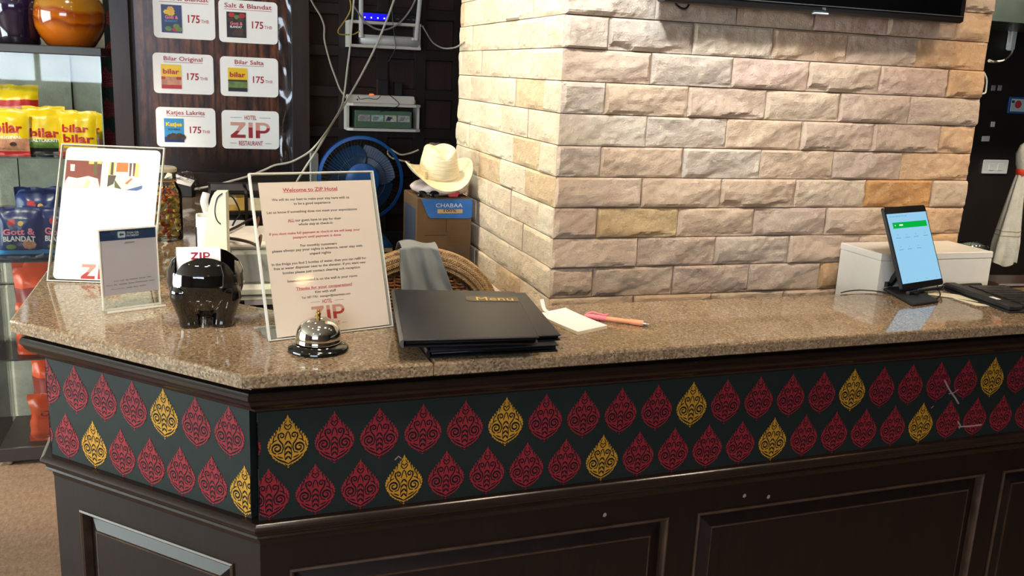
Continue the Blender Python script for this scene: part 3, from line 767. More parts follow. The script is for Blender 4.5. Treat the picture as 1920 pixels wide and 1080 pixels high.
# ------------------------------------------------------------------ things on the counter
def zat(px, py, P):
    d = ray(px, py); t = ((P.x-CAM.x)*d.x+(P.y-CAM.y)*d.y)/(d.x*d.x+d.y*d.y); return CAM.z+d.z*t
class Plate:
    """a leaning rectangular plate found from its lower corners and the height of its upper corners"""
    def __init__(s, bl, br, tl, tr, z):
        s.A, s.B = at_z(bl[0], bl[1], z), at_z(br[0], br[1], z)
        s.u = (s.B-s.A).normalized(); s.w = (s.B-s.A).length
        vv = Vector((0, 0, 0))
        for q, P in ((tl, s.A), (tr, s.B)):
            d = ray(*q); t = (P-CAM).dot(s.u)/d.dot(s.u); vv += (CAM+d*t-P)*.5
        vv -= s.u*vv.dot(s.u); s.h = vv.length; s.v = vv.normalized(); s.n = s.u.cross(s.v).normalized()
        s.rz = math.atan2(s.u.y, s.u.x); s.tilt = math.asin(max(-1, min(1, -s.n.z)))
        # local axes of an Empty rotated by rz: x = u, y = horizontal rear, z up
        s.loc = s.A+s.u*s.w/2
        s.lv = Vector((0, Vector((-s.u.y, s.u.x, 0)).dot(s.v), s.v.z)); s.ln = Vector((0, -s.lv.z, s.lv.y))
    def F(s, off=0):
        return lambda x, y, d=0: tuple(Vector((x, 0, 0))+s.lv*y+s.ln*(off+d))
    def px(s, px, py):
        p = at_p(px, py, s.A, s.n)-s.loc; return p.dot(s.u), p.dot(s.v)
def pbox(mb, F, x0, x1, y0, y1, d0, d1, mi=0):
    v = [F(x, y, d) for d in (d0, d1) for x, y in ((x0, y0), (x1, y0), (x1, y1), (x0, y1))]
    mb.add(v, [(3, 2, 1, 0), (4, 5, 6, 7), (0, 1, 5, 4), (1, 2, 6, 5), (2, 3, 7, 6), (3, 0, 4, 7)], mi)
def acrylic(P, t, back=.0035, foot=None):
    F = P.F(); W = P.w/2; e = .0022
    m = MB(); pbox(m, F, -W+e, W-e, e, P.h-e, -back, -back+.0012); m.build('back_sheet', m_acryl, t)
    m = MB(); pbox(m, F, -W+e, W-e, e, P.h-e, .0012, .0022); m.build('front_sheet', m_acryl, t)
    m = MB()
    for a in ((-W, -W+e, 0, P.h), (W-e, W, 0, P.h), (-W+e, W-e, 0, e), (-W+e, W-e, P.h-e, P.h)): pbox(m, F, *a, -back, .0022)
    m.build('polished_edge', m_edge, t)
    if foot:
        m = MB(); m.box(-W, W, min(foot), max(foot), .0003, .003, bev=.0008); m.build('foot', [m_acryl], t)
        m = MB(); y = foot[1]; s_ = 1 if y > foot[0] else -1
        m.box(-W, W, min(y, y+s_*.0025), max(y, y+s_*.0025), .0004, .0034); m.build('foot_edge', m_edge, t)
# --- welcome sign
P = Plate((505, 640), (737, 612), (468, 323), (697, 322), TOP+.0005)
t = thing('welcome_sign', 'clear acrylic stand with pink welcome notice in the counter middle', 'sign', P.loc, P.rz)
acrylic(P, t, .007, (.0, .075))
F = P.F(); W = P.w/2
m = MB(); pbox(m, F, -W+.013, W-.006, .004, P.h-.016, -.0004, .0002); m.build('paper_sheet', m_paperp, t)
F1 = P.F(.0004)
LINES = [("Welcome to ZIP Hotel", 385, 133, 300, 1, 1.5), ("We will do our best to make your stay here with us", 390, 183, 425, 0, 1), ("to be a good experience", 395, 207, 203, 0, 1),
 ("Let us know if something does not meet your expectations", 400, 250, 495, 0, 1), ("ALL", 279, 303, 36, 1, 1.05), ("our guest have to pay for their", 429, 296, 254, 0, 1), ("whole stay at check-in", 414, 319, 188, 0, 1),
 ("If you dont make full payment at check-in we will keep your", 415, 365, 500, 1, 1), ("passport until payment is done", 423, 388, 265, 1, 1), ("For monthly customers", 431, 434, 200, 0, 1),
 ("please allways pay your nights in advance, never stay with", 429, 456, 497, 0, 1), ("unpaid nights", 439, 480, 117, 0, 1), ("In the fridge you find 2 bottles of water, then you can refill for", 439, 526, 520, 0, 1),
 ("free at water dispenser next to the elevator. If you want new", 443, 549, 507, 0, 1), ("bottles please just contact cleaning och reception", 450, 574, 427, 0, 1), ("Internetpassword is on the wall in your room", 455, 620, 385, 0, 1),
 ("Thanks for your cooperation!", 462, 664, 310, 1, 1.1), ("Kim with staff", 468, 689, 115, 0, 1), ("Tel: 087 7781  manager@zippattaya.com", 472, 714, 270, 0, .85)]
mk, mr = MB(), MB()
for s_, cx, cy, wd, red, sz in LINES:
    q = (cx/2.919+450, cy/2.919+310); x, y = P.px(*q); x0, y0 = P.px(q[0]-wd/5.838, q[1]); x1, y1 = P.px(q[0]+wd/5.838, q[1])
    mm = mr if red else mk; h = .0040*sz; wid = (x1-x0)
    text(mm, s_, x, y-h*.4, h, F1, wid, 0, .018)
    if sz > 1.04 and red: bar(mm, x-wid/2, x+wid/2, y-h*.62, y-h*.52, F1)
mk.build('printed_text', m_ink, t); mr.build('printed_red_text', m_redink, t)
x, y = P.px(485/2.919+450, 803/2.919+310)
m = MB(); zip_logo(m, x, y, .058, F1, 'HOTEL', 'RESTAURANT'); m.build('printed_logo', [m_zipl, m_zip, m_inkl], t)
# --- overexposed room sign at the left
P = Plate((88, 527), (286, 534), (125, 267), (302, 280), TOP+.0005)
t = thing('room_sign', 'tall clear acrylic stand with white sheet showing two room photos', 'sign', P.loc, P.rz)
acrylic(P, t, .0045, (.0, .065))
F = P.F(); W = P.w/2
m = MB(); m.add([F(*q, -.0002) for q in rrect(-W+.010, W-.007, .005, P.h-.006, .010)], [tuple(range(24))]); m.build('paper_sheet', m_paperb, t)
F1 = P.F(.0003); F2 = P.F(.0005); F3 = P.F(.0007); F4 = P.F(.0009)
def pq(mb, pts, F, mi): poly(mb, [P.px(*q) for q in pts], F, mi)
m_ph = [M('photo_maroon', (150, 78, 66), .5), M('photo_white', (252, 246, 232), .5), M('photo_yellow', (240, 216, 130), .5), M('photo_orange', (226, 128, 70), .5), M('photo_dark', (92, 84, 74), .5), M('photo_blue', (88, 112, 178), .5), M('photo_lime', (222, 238, 176), .5), M('photo_olive', (110, 106, 66), .5), M('photo_plum', (122, 78, 84), .5)]
def cp(x, y): return (110+x/7.2, 270+y/7.2)
m = MB()
pq(m, [cp(110, 215), cp(590, 235), cp(555, 600), cp(75, 575)], F1, 0)
pq(m, [cp(90, 500), cp(130, 440), cp(250, 462), cp(400, 432), cp(530, 470), cp(556, 600), cp(75, 575)], F2, 1)
pq(m, [cp(330, 585), cp(385, 485), cp(430, 490), cp(400, 590)], F3, 6); pq(m, [cp(160, 272), cp(222, 276), cp(215, 366), cp(160, 362)], F2, 1)
pq(m, [cp(410, 228), cp(585, 236), cp(580, 275), cp(410, 270)], F2, 2); pq(m, [cp(478, 240), cp(525, 242), cp(515, 430), cp(470, 420)], F2, 7); pq(m, [cp(528, 262), cp(580, 270), cp(560, 480), cp(520, 440)], F2, 8)
m.build('room_photo', m_ph, t)
m = MB()
pq(m, [cp(715, 245), cp(1175, 262), cp(1130, 632), cp(655, 580)], F1, 1)
pq(m, [cp(690, 246), cp(770, 248), cp(740, 430), cp(670, 420)], F2, 2); pq(m, [cp(715, 247), cp(748, 248), cp(735, 420), cp(700, 415)], F3, 4)
pq(m, [cp(670, 420), cp(780, 425), cp(740, 540), cp(655, 580)], F2, 4); pq(m, [cp(790, 250), cp(945, 256), cp(935, 380), cp(775, 376)], F2, 3)
for a in (960, 1010): pq(m, [cp(a, 258), cp(a+34, 260), cp(a+14, 440), cp(a-8, 435)], F2, 8)
pq(m, [cp(1045, 260), cp(1090, 262), cp(1075, 450), cp(1020, 440)], F2, 2); pq(m, [cp(890, 535), cp(975, 465), cp(1003, 470), cp(930, 545)], F2, 3)
pq(m, [cp(910, 622), cp(1130, 560), cp(1125, 605), cp(1055, 632)], F2, 5); pq(m, [cp(755, 480), cp(850, 610), cp(905, 625), cp(755, 590)], F3, 7)
m.build('room_photo', m_ph, t)
m = MB()
for ws, q in (((.012, .009, .016), (152, 287)), ((.010, .014, .008), (243, 290))):
    x, y = P.px(*q); x -= sum(ws)/2+.004
    for wd in ws: bar(m, x, x+wd, y, y+.0038, F1); x += wd+.004
random.seed(7)
for i in range(11):
    for cx in (150, 236):
        x, y = P.px(cx-i*1.6, 366+i*10.5); n = random.randint(2, 4); wd = random.uniform(.016, .034)
        for k in range(n): bar(m, x-wd/2+wd*k/n, x-wd/2+wd*(k+.8)/n, y, y+.0022, F1)
m.build('faint_text', M('faint_ink', (232, 228, 232), .5), t)
x, y = P.px(188, 510); m = MB(); zip_logo(m, x, y, .072, F1, None, None); m.build('printed_logo', [m_zipl, m_zip, m_inkl], t)
# --- payment stand
P = Plate((193, 583), (301, 569), (184.5, 432), (290.5, 422), TOP+.0005)
t = thing('payment_stand', 'small clear acrylic payment stand with navy header left of elephant', 'sign', P.loc, P.rz)
acrylic(P, t, .0028, (.0, -.022))
F = P.F(); W = P.w/2; F1 = P.F(.0003); F2 = P.F(.0005)
def sp(x, y): return P.px(180+x/6, 420+y/6)
m = MB(); x0, y0 = sp(40, 820); pbox(m, F, -W+.0015, W-.002, y0, P.h-.0025, -.0004, 0); m.build('paper_sheet', M('lilac_paper', (206, 194, 198), .45, var=.02), t)
m = MB(); yb = sp(350, 172)[1]; bar(m, -W+.0016, W-.002, yb, P.h-.0025, F1); m.build('navy_header', m_navy, t)
m = MB(); x, y = sp(285, 118); m.add([F2(*q) for q in rrect(x-.0065, x+.0065, y-.0055, y+.0055, .002)], [tuple(range(24))]); 
x2, y2 = sp(412, 95); text(m, 'THAI QR', x2, y2-.0015, .0034, F2, .021, 0, .02); x2, y2 = sp(412, 125); text(m, 'PAYMENT', x2, y2-.0018, .0034, F2, .021, 0, .02); m.build('header_emblem', M('pale_header_ink', (196, 204, 212), .5), t)
m = MB(); F3 = P.F(.0007); poly(m, [(x-.004, y), (x-.0005, y+.0035), (x-.0005, y+.0015), (x+.004, y+.0015), (x+.004, y-.0015), (x-.0005, y-.0015), (x-.0005, y-.0035)], F3); m.build('emblem_arrow', m_navy, t)
m = MB()
for s_, q, wd, ws in (('Scan QR', (260, 638), .018, (.005, .014, .012, .008)), ('Name: MS.', (178, 690), .020, (.014, .010, .022, .010)), ('Account No.', (250, 728), .024, (.010, .008, .012))):
    x, y = sp(*q); text(m, s_, x, y-.001, .0024, F1, wd, 0, .02); x += wd/2+.002
    for k, wd in enumerate(ws): bar(m, x, x+wd, y-.0006+.0004*k, y+.0009+.0004*k, F1); x += wd+.002
x, y = sp(370, 205); poly(m, [(x-.009, y-.002), (x+.009, y-.001), (x+.010, y+.001), (x-.005, y+.0015)], F1)
m.build('printed_text', m_inkl, t)

# --- elephant card holder
EP = at_z(389, 613, TOP); EP = Vector((EP.x, EP.y+.030, TOP))
el = thing('elephant_card_holder', 'glossy black ceramic elephant holding business cards in its back', 'card holder', EP, math.radians(-2))
def meta_mesh():
    mb = MB()
    def ball(c, r, n=20):
        mb.lathe([(max(.0001, math.sin(math.pi*k/12)), -math.cos(math.pi*k/12)) for k in range(13)], n)
        base = len(mb.v)-13*n
        for i in range(base, len(mb.v)): x, y, z = mb.v[i]; mb.v[i] = (c[0]+x*r[0], c[1]+y*r[1], c[2]+z*r[2])
    mb.lathe([(.010, .012), (.024, .016), (.042, .031), (.056, .050), (.0625, .072), (.0610, .092), (.053, .108), (.040, .119), (.022, .126), (.0003, .128)], 40)
    for sx in (-1, 1):
        mb.rings([[(sx*x+r*math.cos(2*math.pi*i/20), y+r*1.05*math.sin(2*math.pi*i/20), z) for i in range(20)] for x, y, r, z in ((.0255, -.022, .0165, 0), (.0255, -.022, .0182, .003), (.0265, -.022, .0178, .014), (.0305, -.024, .0203, .032), (.0345, -.028, .0225, .050), (.0345, -.030, .0215, .064), (.0345, -.028, .016, .076), (.0345, -.022, .006, .083))])
        mb.rings([[(sx*x+r*math.cos(2*math.pi*i/20), y+r*math.sin(2*math.pi*i/20), z) for i in range(20)] for x, y, r, z in ((.026, .034, .017, 0), (.026, .034, .0185, .003), (.032, .034, .019, .03), (.034, .03, .02, .06))])
    ball((0, .068, .076), (.030, .030, .032)); mb.tube(spline([(0, .092, .07), (0, .104, .05), (0, .100, .028), (0, .108, .012)], 5), .011, 12)
    me = mb.mesh('body', m_blackg); ob = put('tmp', me)
    md = ob.modifiers.new('r', 'REMESH'); md.mode = 'VOXEL'; md.voxel_size = .0018; md.use_smooth_shade = True
    sm = ob.modifiers.new('s', 'SMOOTH'); sm.factor = .5; sm.iterations = 9
    cb = MB().box(-.0465, .0465, -.040, .022, .082, .2).mesh('cut', m_blackg); co = put('tmp2', cb)
    bo = ob.modifiers.new('b', 'BOOLEAN'); bo.operation = 'DIFFERENCE'; bo.object = co; bo.solver = 'EXACT'
    dg = bpy.context.evaluated_depsgraph_get(); dg.update()
    r = bpy.data.meshes.new_from_object(ob.evaluated_get(dg)); r.name = 'body'
    bpy.data.objects.remove(ob); bpy.data.objects.remove(co)
    if not r.materials: r.materials.append(m_blackg)
    r.polygons.foreach_set('use_smooth', [True]*len(r.polygons))
    try: r.set_sharp_from_angle(angle=math.radians(50))
    except Exception: pass
    return r
put('body', meta_mesh(), el)
CH = zat(380, 465, Vector((EP.x, EP.y-.02, 0)))-TOP-.0822
for k in range(4):
    c = thing('business_card', ('', 'second white business card from the front in the elephant holder', 'third white business card from the front in the elephant holder', 'rearmost white business card in the elephant holder')[k] if k else 'front white business card with red ZIP lettering in elephant holder', 'card', (EP.x-.008-k*.0016, EP.y-.020+k*.0035, TOP+.0822), math.radians(-2+1.2*k), 'business cards in the elephant')
    MB().box(-.0320, .0320, -.0003, .0003, 0, CH).build('card_sheet', m_paperb, c)
    if k == 0:
        Fc = lambda x, y: (x, -.0005, y+CH-.0445)
        m = MB(); zip_logo(m, .001, .0315, .030, Fc, None, None, (0, 0, 0)); poly(m, [(-.0315, -.004), (-.0315, .008), (-.020, .0055), (-.012, .001)], Fc, 0); poly(m, [(.0315, -.004), (.0315, .009), (.024, .006), (.018, .001)], Fc, 0)
        m.build('printed_logo', [m_zipd, m_zipd, m_zipd], c)
        m = MB(); text(m, 'HOTEL', .001, .0405, .0016, Fc, .008); text(m, 'RESTAURANT', .001, .0225, .0017, Fc, .018); bar(m, -.007, .009, .0175, .0185, Fc); bar(m, -.009, .002, .0140, .0148, Fc); bar(m, .0035, .011, .0140, .0148, Fc); m.build('printed_text', m_inkl, c)

# --- service bell
BP = at_z(597, 655, TOP)
t = thing('service_bell', 'chrome service bell with black base in front of welcome sign', 'bell', (BP.x, BP.y, TOP))
MB().lathe([(.044, 0), (.0465, .002), (.0465, .0045), (.0455, .006), (.040, .0105), (.030, .0135), (.006, .014)], 48).build('base', M('black_enamel', (12, 12, 13), .12, coat=.5), t, True, 50)
MB().lathe([(.0335, .0135), (.0352, .0138), (.0352, .017), (.0345, .0185), (.0348, .0205), (.0345, .026), (.0330, .0325), (.0295, .0395), (.0240, .0450), (.0165, .0490), (.008, .0508), (.0005, .0512)], 48, cap0=False).build('dome', m_chrome, t, True, 60)
MB().lathe([(.004, .0505), (.004, .0525), (.0034, .053), (.0036, .0555), (.0044, .0575), (.0036, .0595), (.0018, .061), (.0026, .0625), (.0016, .0645), (.0004, .065)], 20).build('plunger', m_brass, t, True, 50)

# --- menus: three leatherette folders in a skewed stack
def folder(label, pxs, z0, th, gold=False, lift=0, group='leather menus in the stack'):
    c4 = [at_z(px, py, z0+th) for px, py in pxs]           # FL FR BR BL on the upper face
    cen = sum(c4, Vector())/4; u = (c4[1]-c4[0]).normalized()
    t = thing('menu_folder', label, 'menu', (cen.x, cen.y, z0), math.atan2(u.y, u.x), group)
    rot = Matrix.Rotation(-math.atan2(u.y, u.x), 3, 'Z')
    p = [rot @ Vector((q.x-cen.x, q.y-cen.y, 0)) for q in c4]
    def ring(sc_, z): return [(q.x*(1-sc_), q.y*(1-sc_), z) for q in p]
    def lerp(a, b, k): return a+(b-a)*k
    def pt(s_, r, z): a = lerp(p[0], p[1], s_); b = lerp(p[3], p[2], s_); q = lerp(a, b, r); return (q.x, q.y, z)
    def slab_(za, zb, name, m, sc0=0):
        b = min(.0016, (zb-za)*.4)
        MB().rings([ring(sc0+.012, za), ring(sc0, za+b), ring(sc0, zb-b), ring(sc0+.018, zb)]).build(name, m, t, True, 60)
    slab_(.0002, th*.24, 'back_cover', m_leather2)
    slab_(th*.27, th*.70, 'plastic_pages', m_leather2, .03)
    slab_(th*.72, th, 'front_cover', m_leather)
    # rounded spine along the left edge
    a, b = Vector(pt(0, 0, th*.5)), Vector(pt(0, 1, th*.5)); d = Vector((-1, 0, 0))
    rs = []
    for q in (a, b):
        rs.append([tuple(q+Vector((0, 0, (th*.5)*math.cos(math.pi*k/8)))+d*(.006*math.sin(math.pi*k/8))) for k in range(9)])
    MB().rings(rs).build('spine', M('spine_leather', (78, 78, 74), .4) if gold else m_leather2, t, True, 70)
    if gold:
        # raised border and name label
        for r0, r1, s0, s1 in ((.0, .0, 0, 0),): pass
        F = lambda x, y: pt(x, y, th+.0006)
        MB().add([F(.56, .76), F(.60, .735), F(.985, .735), F(.985, .845), F(.60, .845), F(.56, .83)], [tuple(range(6))]).build('name_patch', M('patch_leather', (84, 74, 56), .4), t)
        Ft = lambda x, y: pt(x, y, th+.0010)
        m = MB(); vs, fs, x0, x1 = text_geo('Menu', 0)
        m.add([Ft(.645+(v.x-x0)/(x1-x0)*.30, .748+v.y*.115) for v in vs], fs); m.build('gold_lettering', m_gold, t)
    else:
        MB().box(p[1].x-.006, p[1].x+.010, p[1].y+.004, p[1].y+.012, th*.30, th*.30+.0008).build('clear_sleeve_corner', m_film, t)
    return t
folder('bottom black menu folder of the stack, jutting toward the counter edge', ((806, 657), (1047, 645), (978, 572), (776, 560)), TOP, .013)
folder('middle black menu folder of the stack, jutting out at right', ((793, 640), (1052, 627), (985, 548), (770, 556)), TOP+.0132, .011)
folder('top black menu folder with gold Menu lettering', ((757, 637), (1011, 631), (966, 546), (739, 542)), TOP+.0244, .013, True)

# --- notepad and pen
z = TOP+.0065
q = [at_z(*p, z) for p in ((1007, 588), (1084, 622), (1139, 610), (1060, 577))]
cen = sum(q, Vector())/4
t = thing('notepad', 'small white notepad with curled strip beside the menus', 'notepad', (cen.x, cen.y, TOP))
L = [Vector((p.x-cen.x, p.y-cen.y, 0)) for p in q]
def wav(k, v): return .0016*math.sin(k*3.1)*(1-v)
mb = MB()
for name, z0, z1, mt in (('pad_sheets', .0004, .0062, M('pad_edge', (228, 208, 170), .7)), ('top_sheet', .0063, .0067, m_paperb)):
    def g(u, v, zz): a = L[0].lerp(L[1], u); b = L[3].lerp(L[2], u); p = a.lerp(b, v); return (p.x, p.y, zz+(.0012*math.sin(math.pi*u)*(-1) if zz > .002 else 0))
    m = MB(); m.grid(lambda u, v: g(u, v, z1), 8, 4); m.grid(lambda u, v: g(u, v, z0), 8, 4)
    for fn in ((lambda u, v: g(u, 0, z0+(z1-z0)*v)), (lambda u, v: g(u, 1, z0+(z1-z0)*v))): m.grid(fn, 8, 1)
    for fn in ((lambda u, v: g(0, u, z0+(z1-z0)*v)), (lambda u, v: g(1, u, z0+(z1-z0)*v))): m.grid(fn, 4, 1)
    m.build(name, mt, t)
a = at_z(1030, 586, z)-Vector((cen.x, cen.y, TOP)); b = at_y(1016, 561, at_z(1030, 586, z).y+.012)-Vector((cen.x, cen.y, TOP))
s_ = spline([a, a.lerp(b, .4)+Vector((-.004, 0, -.003)), b], 5); m = MB()
m.grid(lambda u, v: tuple(s_[min(len(s_)-1, int(round(v*(len(s_)-1))))]+Vector(((u-.5)*.009, (u-.5)*.004, 0))), 1, len(s_)-1); m.build('curled_strip', m_paper, t)
a, b = at_z(1096, 592, TOP+.0055), at_z(1219, 609, TOP+.0045)
t = thing('pen', 'pink and orange ballpoint pen with pocket clip beside the notepad', 'pen', (a.x, a.y, TOP), math.atan2((b-a).y, (b-a).x)); ln = (b-a).length
def px_lathe(prof, name, m_):
    mb = MB(); n = 14
    mb.rings([[(x, r*math.cos(2*math.pi*i/n), .0055+r*math.sin(2*math.pi*i/n)) for i in range(n)] for x, r in prof]); return mb.build(name, m_, t, True, 40)
px_lathe([(0, .0022), (.001, .0030), (.006, .0052), (ln*.33, .0052), (ln*.335, .0046)], 'rear_barrel', m_pink)
px_lathe([(ln*.335, .0042), (ln*.70, .0042)], 'clear_barrel', m_pen)
px_lathe([(ln*.70, .0044), (ln*.705, .0052), (ln*.88, .0053), (ln*.90, .0044)], 'grip', m_pen)
px_lathe([(ln*.90, .0038), (ln*.95, .0028), (ln*.952, .0016), (ln*.985, .0012), (ln, .0004)], 'tip', m_steel)
MB().tube(spline([(.004, 0, .0100), (.014, 0, .0142), (ln*.2, 0, .0132), (ln*.30, 0, .0118), (ln*.345, 0, .0128), (ln*.365, 0, .0146)], 5), .0017, 8).build('clip', m_pink, t, True)

# --- white box, phone, stand
t = thing('white_box', 'plain white rectangular box behind the counter edge, against the stone pillar', 'box', (1.407, 1.628, .975))
MB().box(0, .311, 0, .138, .0003, .19, bev=.001).build('box_body', m_whiteb, t); MB().box(-.0008, .3118, -.0008, .1388, .1904, .206, bev=.0015).build('lid', m_whiteb, t)
P = Plate((1693, 545), (1770, 533), (1657.5, 388), (1733, 384.5), TOP+.016)
t = thing('smartphone', 'black smartphone with glowing pale blue screen on a folding stand', 'phone', P.loc, P.rz)
F = P.F(); W = P.w/2; m = MB()
m.rings([[F(x, y, d) for x, y in rrect(-W+i, W-i, i, P.h-i, .006)] for d, i in ((-.0085, .0015), (-.0075, 0), (-.0012, 0), (0, .0012))]); m.build('phone_body', m_black, t, True, 40)
def phx(x, y): return P.px(1640+x/5.84, 375+y/5.84)
c4 = [phx(350, 872), phx(735, 852), phx(522, 112), phx(135, 118)]
sx0, sx1, sy0, sy1 = -W+.0042, W-.0042, P.h*.075, P.h*.915
m = MB(); bar(m, sx0, sx1, sy0, sy1, P.F(.0003)); m.build('screen', m_screen, t)
m = MB(); SX = lambda f: sx0+(sx1-sx0)*f; SY = lambda f: sy0+(sy1-sy0)*f; Fs = P.F(.0005)
bar(m, SX(.09), SX(.955), SY(.785), SY(.872), Fs); m.build('green_banner', m_scrg, t)
m = MB(); Fs2 = P.F(.0007)
for y_, xs_ in ((.69, (.16, .38, .61, .85)), (.52, (.16, .38, .61))):
    for x_ in xs_: poly(m, [(SX(x_)+.0012*math.cos(a), SY(y_)+.0012*math.sin(a)) for a in range(6)], Fs); bar(m, SX(x_-.06), SX(x_+.06), SY(y_-.045), SY(y_-.038), Fs)
for x_ in (.12, .37, .62, .87): poly(m, [(SX(x_)+.0011*math.cos(a), SY(.035)+.0011*math.sin(a)) for a in range(6)], Fs)
for k in range(6): bar(m, SX(.05+.075*k), SX(.11+.075*k), SY(.955), SY(.962), Fs)
m.build('screen_icons', m_scrd, t)
m = MB(); poly(m, [(SX(.15)+.0016*math.cos(a), SY(.83)+.0016*math.sin(a)) for a in range(6)], Fs2); bar(m, SX(.25), SX(.34), SY(.82), SY(.84), Fs2); m.build('banner_icon', EM('screen_white', (235, 255, 240), 1.1), t)
sb = [at_z(*p, TOP+.006) for p in ((1657, 540), (1712, 570), (1760, 563), (1702, 527))]
cen = sum(sb, Vector())/4
t = thing('phone_stand', 'folding black phone stand on the granite counter', 'phone stand', (cen.x, cen.y, TOP))
q = [Vector((p.x-cen.x, p.y-cen.y, 0)) for p in sb]; m = MB()
m.rings([[(p.x*k, p.y*k, zz) for p in q] for k, zz in ((.97, .0003), (1, .0015), (1, .0045), (.95, .006))]); m.build('base_plate', m_rub, t)
pc = P.loc+P.u*.0; nrm2 = Vector((-P.u.y, P.u.x, 0))
def loc_(v): return v-Vector((cen.x, cen.y, TOP))
b0 = pc - nrm2*.004
m = MB(); m.tube([loc_(b0-P.u*P.w*.42+Vector((0, 0, -.006))), loc_(b0+P.u*P.w*.42+Vector((0, 0, -.006)))], .0045, 8); m.build('lower_ledge', m_black, t, True)
for sgn in (-.3, .3):
    e = b0+P.u*P.w*sgn; m = MB(); m.tube([loc_(e+Vector((0, 0, -.008))), loc_(e-nrm2*.012+Vector((0, 0, -.006))), loc_(e-nrm2*.013+Vector((0, 0, .004)))], .003, 8); m.build('hook', m_black, t, True)
back = P.A+P.u*P.w*.35+P.v*P.h*.33-P.n*.012; foot = at_z(1668, 536, TOP+.007)
m = MB(); m.tube([loc_(back), loc_(foot+Vector((.0, .0, .004)))], .008, 8); m.build('support_arm', m_black, t, True)
m = MB(); m.tube([loc_(foot-P.u*.018+Vector((0, 0, .005))), loc_(foot+P.u*.026+Vector((0, 0, .005)))], .0065, 10); m.build('hinge', m_black, t, True)
pts = [at_z(*p, TOP+.003) for p in ((1577, 549),)]+[at_z(*p, TOP+.004) for p in ((1590, 546), (1615, 544), (1650, 547), (1690, 556), (1725, 563), (1750, 562))]+[at_z(1763, 553, TOP+.004), Vector(P.loc+P.u*P.w*.34+Vector((0, 0, -.006))), Vector(P.loc+P.u*P.w*.34+Vector((0, 0, .0)))]
o = MB().tube(spline(pts, 6), .0014, 6).build('charging_cable', m_black, None, True); tag(o, 'thin black charging cable running from the smartphone along the counter', 'cable')
# --- papers, organizer, folder and lid at the right end
def flat(label, pxs, z0, z1, name, m_, cat, group=None):
    q = [at_z(*p, z1) for p in pxs]; cen = sum(q, Vector())/len(q); t = MB()
    t.rings([[(p.x-cen.x, p.y-cen.y, z-z0) for p in q] for z in (z0, z1)]); o = t.build(name, m_, None, False, 40, (cen.x, cen.y, z0)); return tag(o, label, cat, group)
flat('cream paper slip half under the black organizer, pointing toward the counter edge', ((1785, 558), (1862, 574), (1830, 572), (1790, 560)), TOP+.0003, TOP+.0010, 'paper_slip', m_cream, 'paper')
flat('cream paper slip lying behind the smartphone stand', ((1738, 545), (1825, 556), (1850, 568), (1800, 560), (1740, 552)), TOP+.0012, TOP+.0019, 'paper_slip', m_cream, 'paper')
q = [at_z(*p, TOP+.012) for p in ((1768, 533), (1893, 577), (1917, 570), (1789, 525))]
t = thing('desk_organizer', 'flat black organizer with raised bar at the right counter end', 'organizer', (q[0].x, q[0].y, TOP))
d1 = (q[1]-q[0]); d1.z = 0; Lk = d1.length; d1.normalize(); d2 = Vector((-d1.y, d1.x, 0))
if d2.x < 0: d2 = -d2
def KF(a, b, z): p = d1*a+d2*b; return (p.x, p.y, z)
def kbox(a0, a1, b0, b1, z0, z1, name, m_, bev=.002):
    m = MB(); m.rings([[KF(a0+i, b0+i, z), KF(a1-i, b0+i, z), KF(a1-i, b1-i, z), KF(a0+i, b1-i, z)] for i, z in ((bev, z0), (0, z0+bev), (0, z1-bev), (bev, z1))]); return m.build(name, m_, t)
m_kb = M('speckled_black', (34, 33, 32), .5, vs=160, var=.8)
kbox(0, Lk, .0, .15, .0003, .004, 'tray', m_rub, .001); kbox(0, Lk, .0, .030, .004, .017, 'raised_bar', m_kb, .004)
kbox(.01, Lk-.02, .040, .15, .004, .012, 'ribbed_pad', m_kb); kbox(Lk*.66, Lk*.77, .008, .018, .0171, .0176, 'white_label', m_paper, .0001)
for k in range(9): kbox(.02+k*.022, .036+k*.022, .050, .144, .0121, .0145, 'rib', m_kb, .001)
m = MB(); m.tube([KF(.002, .034, .008), KF(.002, .07, .010), KF(-.004, .10, .009)], .005, 8); m.build('rolled_edge', m_rub, t, True)
t = thing('brown_case', 'dark brown case behind the black organizer at the far right', 'case', (1.775, 1.650, .9755), math.radians(-7))
m_dbr = M('dark_brown_cover', (48, 28, 24), .4)
MB().box(0, .30, 0, .10, .0003, .10, bev=.003).build('case_body', m_dbr, t); MB().box(-.002, .302, -.002, .102, .101, .122, bev=.004).build('lid', m_dbr, t)
q = at_y(1830, 458, 1.84)
q = at_y(1824, 458, 1.84); t = thing('lidded_canister', 'glass canister with a domed chrome lid behind the white box', 'canister', (q.x, 1.84, 0))
hz = zat(1830, 461, Vector((q.x, 1.84, 0)))
MB().lathe([(.07, .001), (.07, .01), (.02, .02), (.016, .5), (.02, .93), (.05, .94), (.05, .948)], 24).build('pedestal', m_rub, t, True, 40)
MB().lathe([(.034, .9485), (.036, .952), (.036, hz-.004)], 24).build('canister_body', m_glass, t, True); MB().lathe([(.0375, hz-.006), (.0375, hz-.001), (.033, hz+.005), (.014, hz+.009), (.0005, hz+.010)], 28).build('lid', m_chrome, t, True)
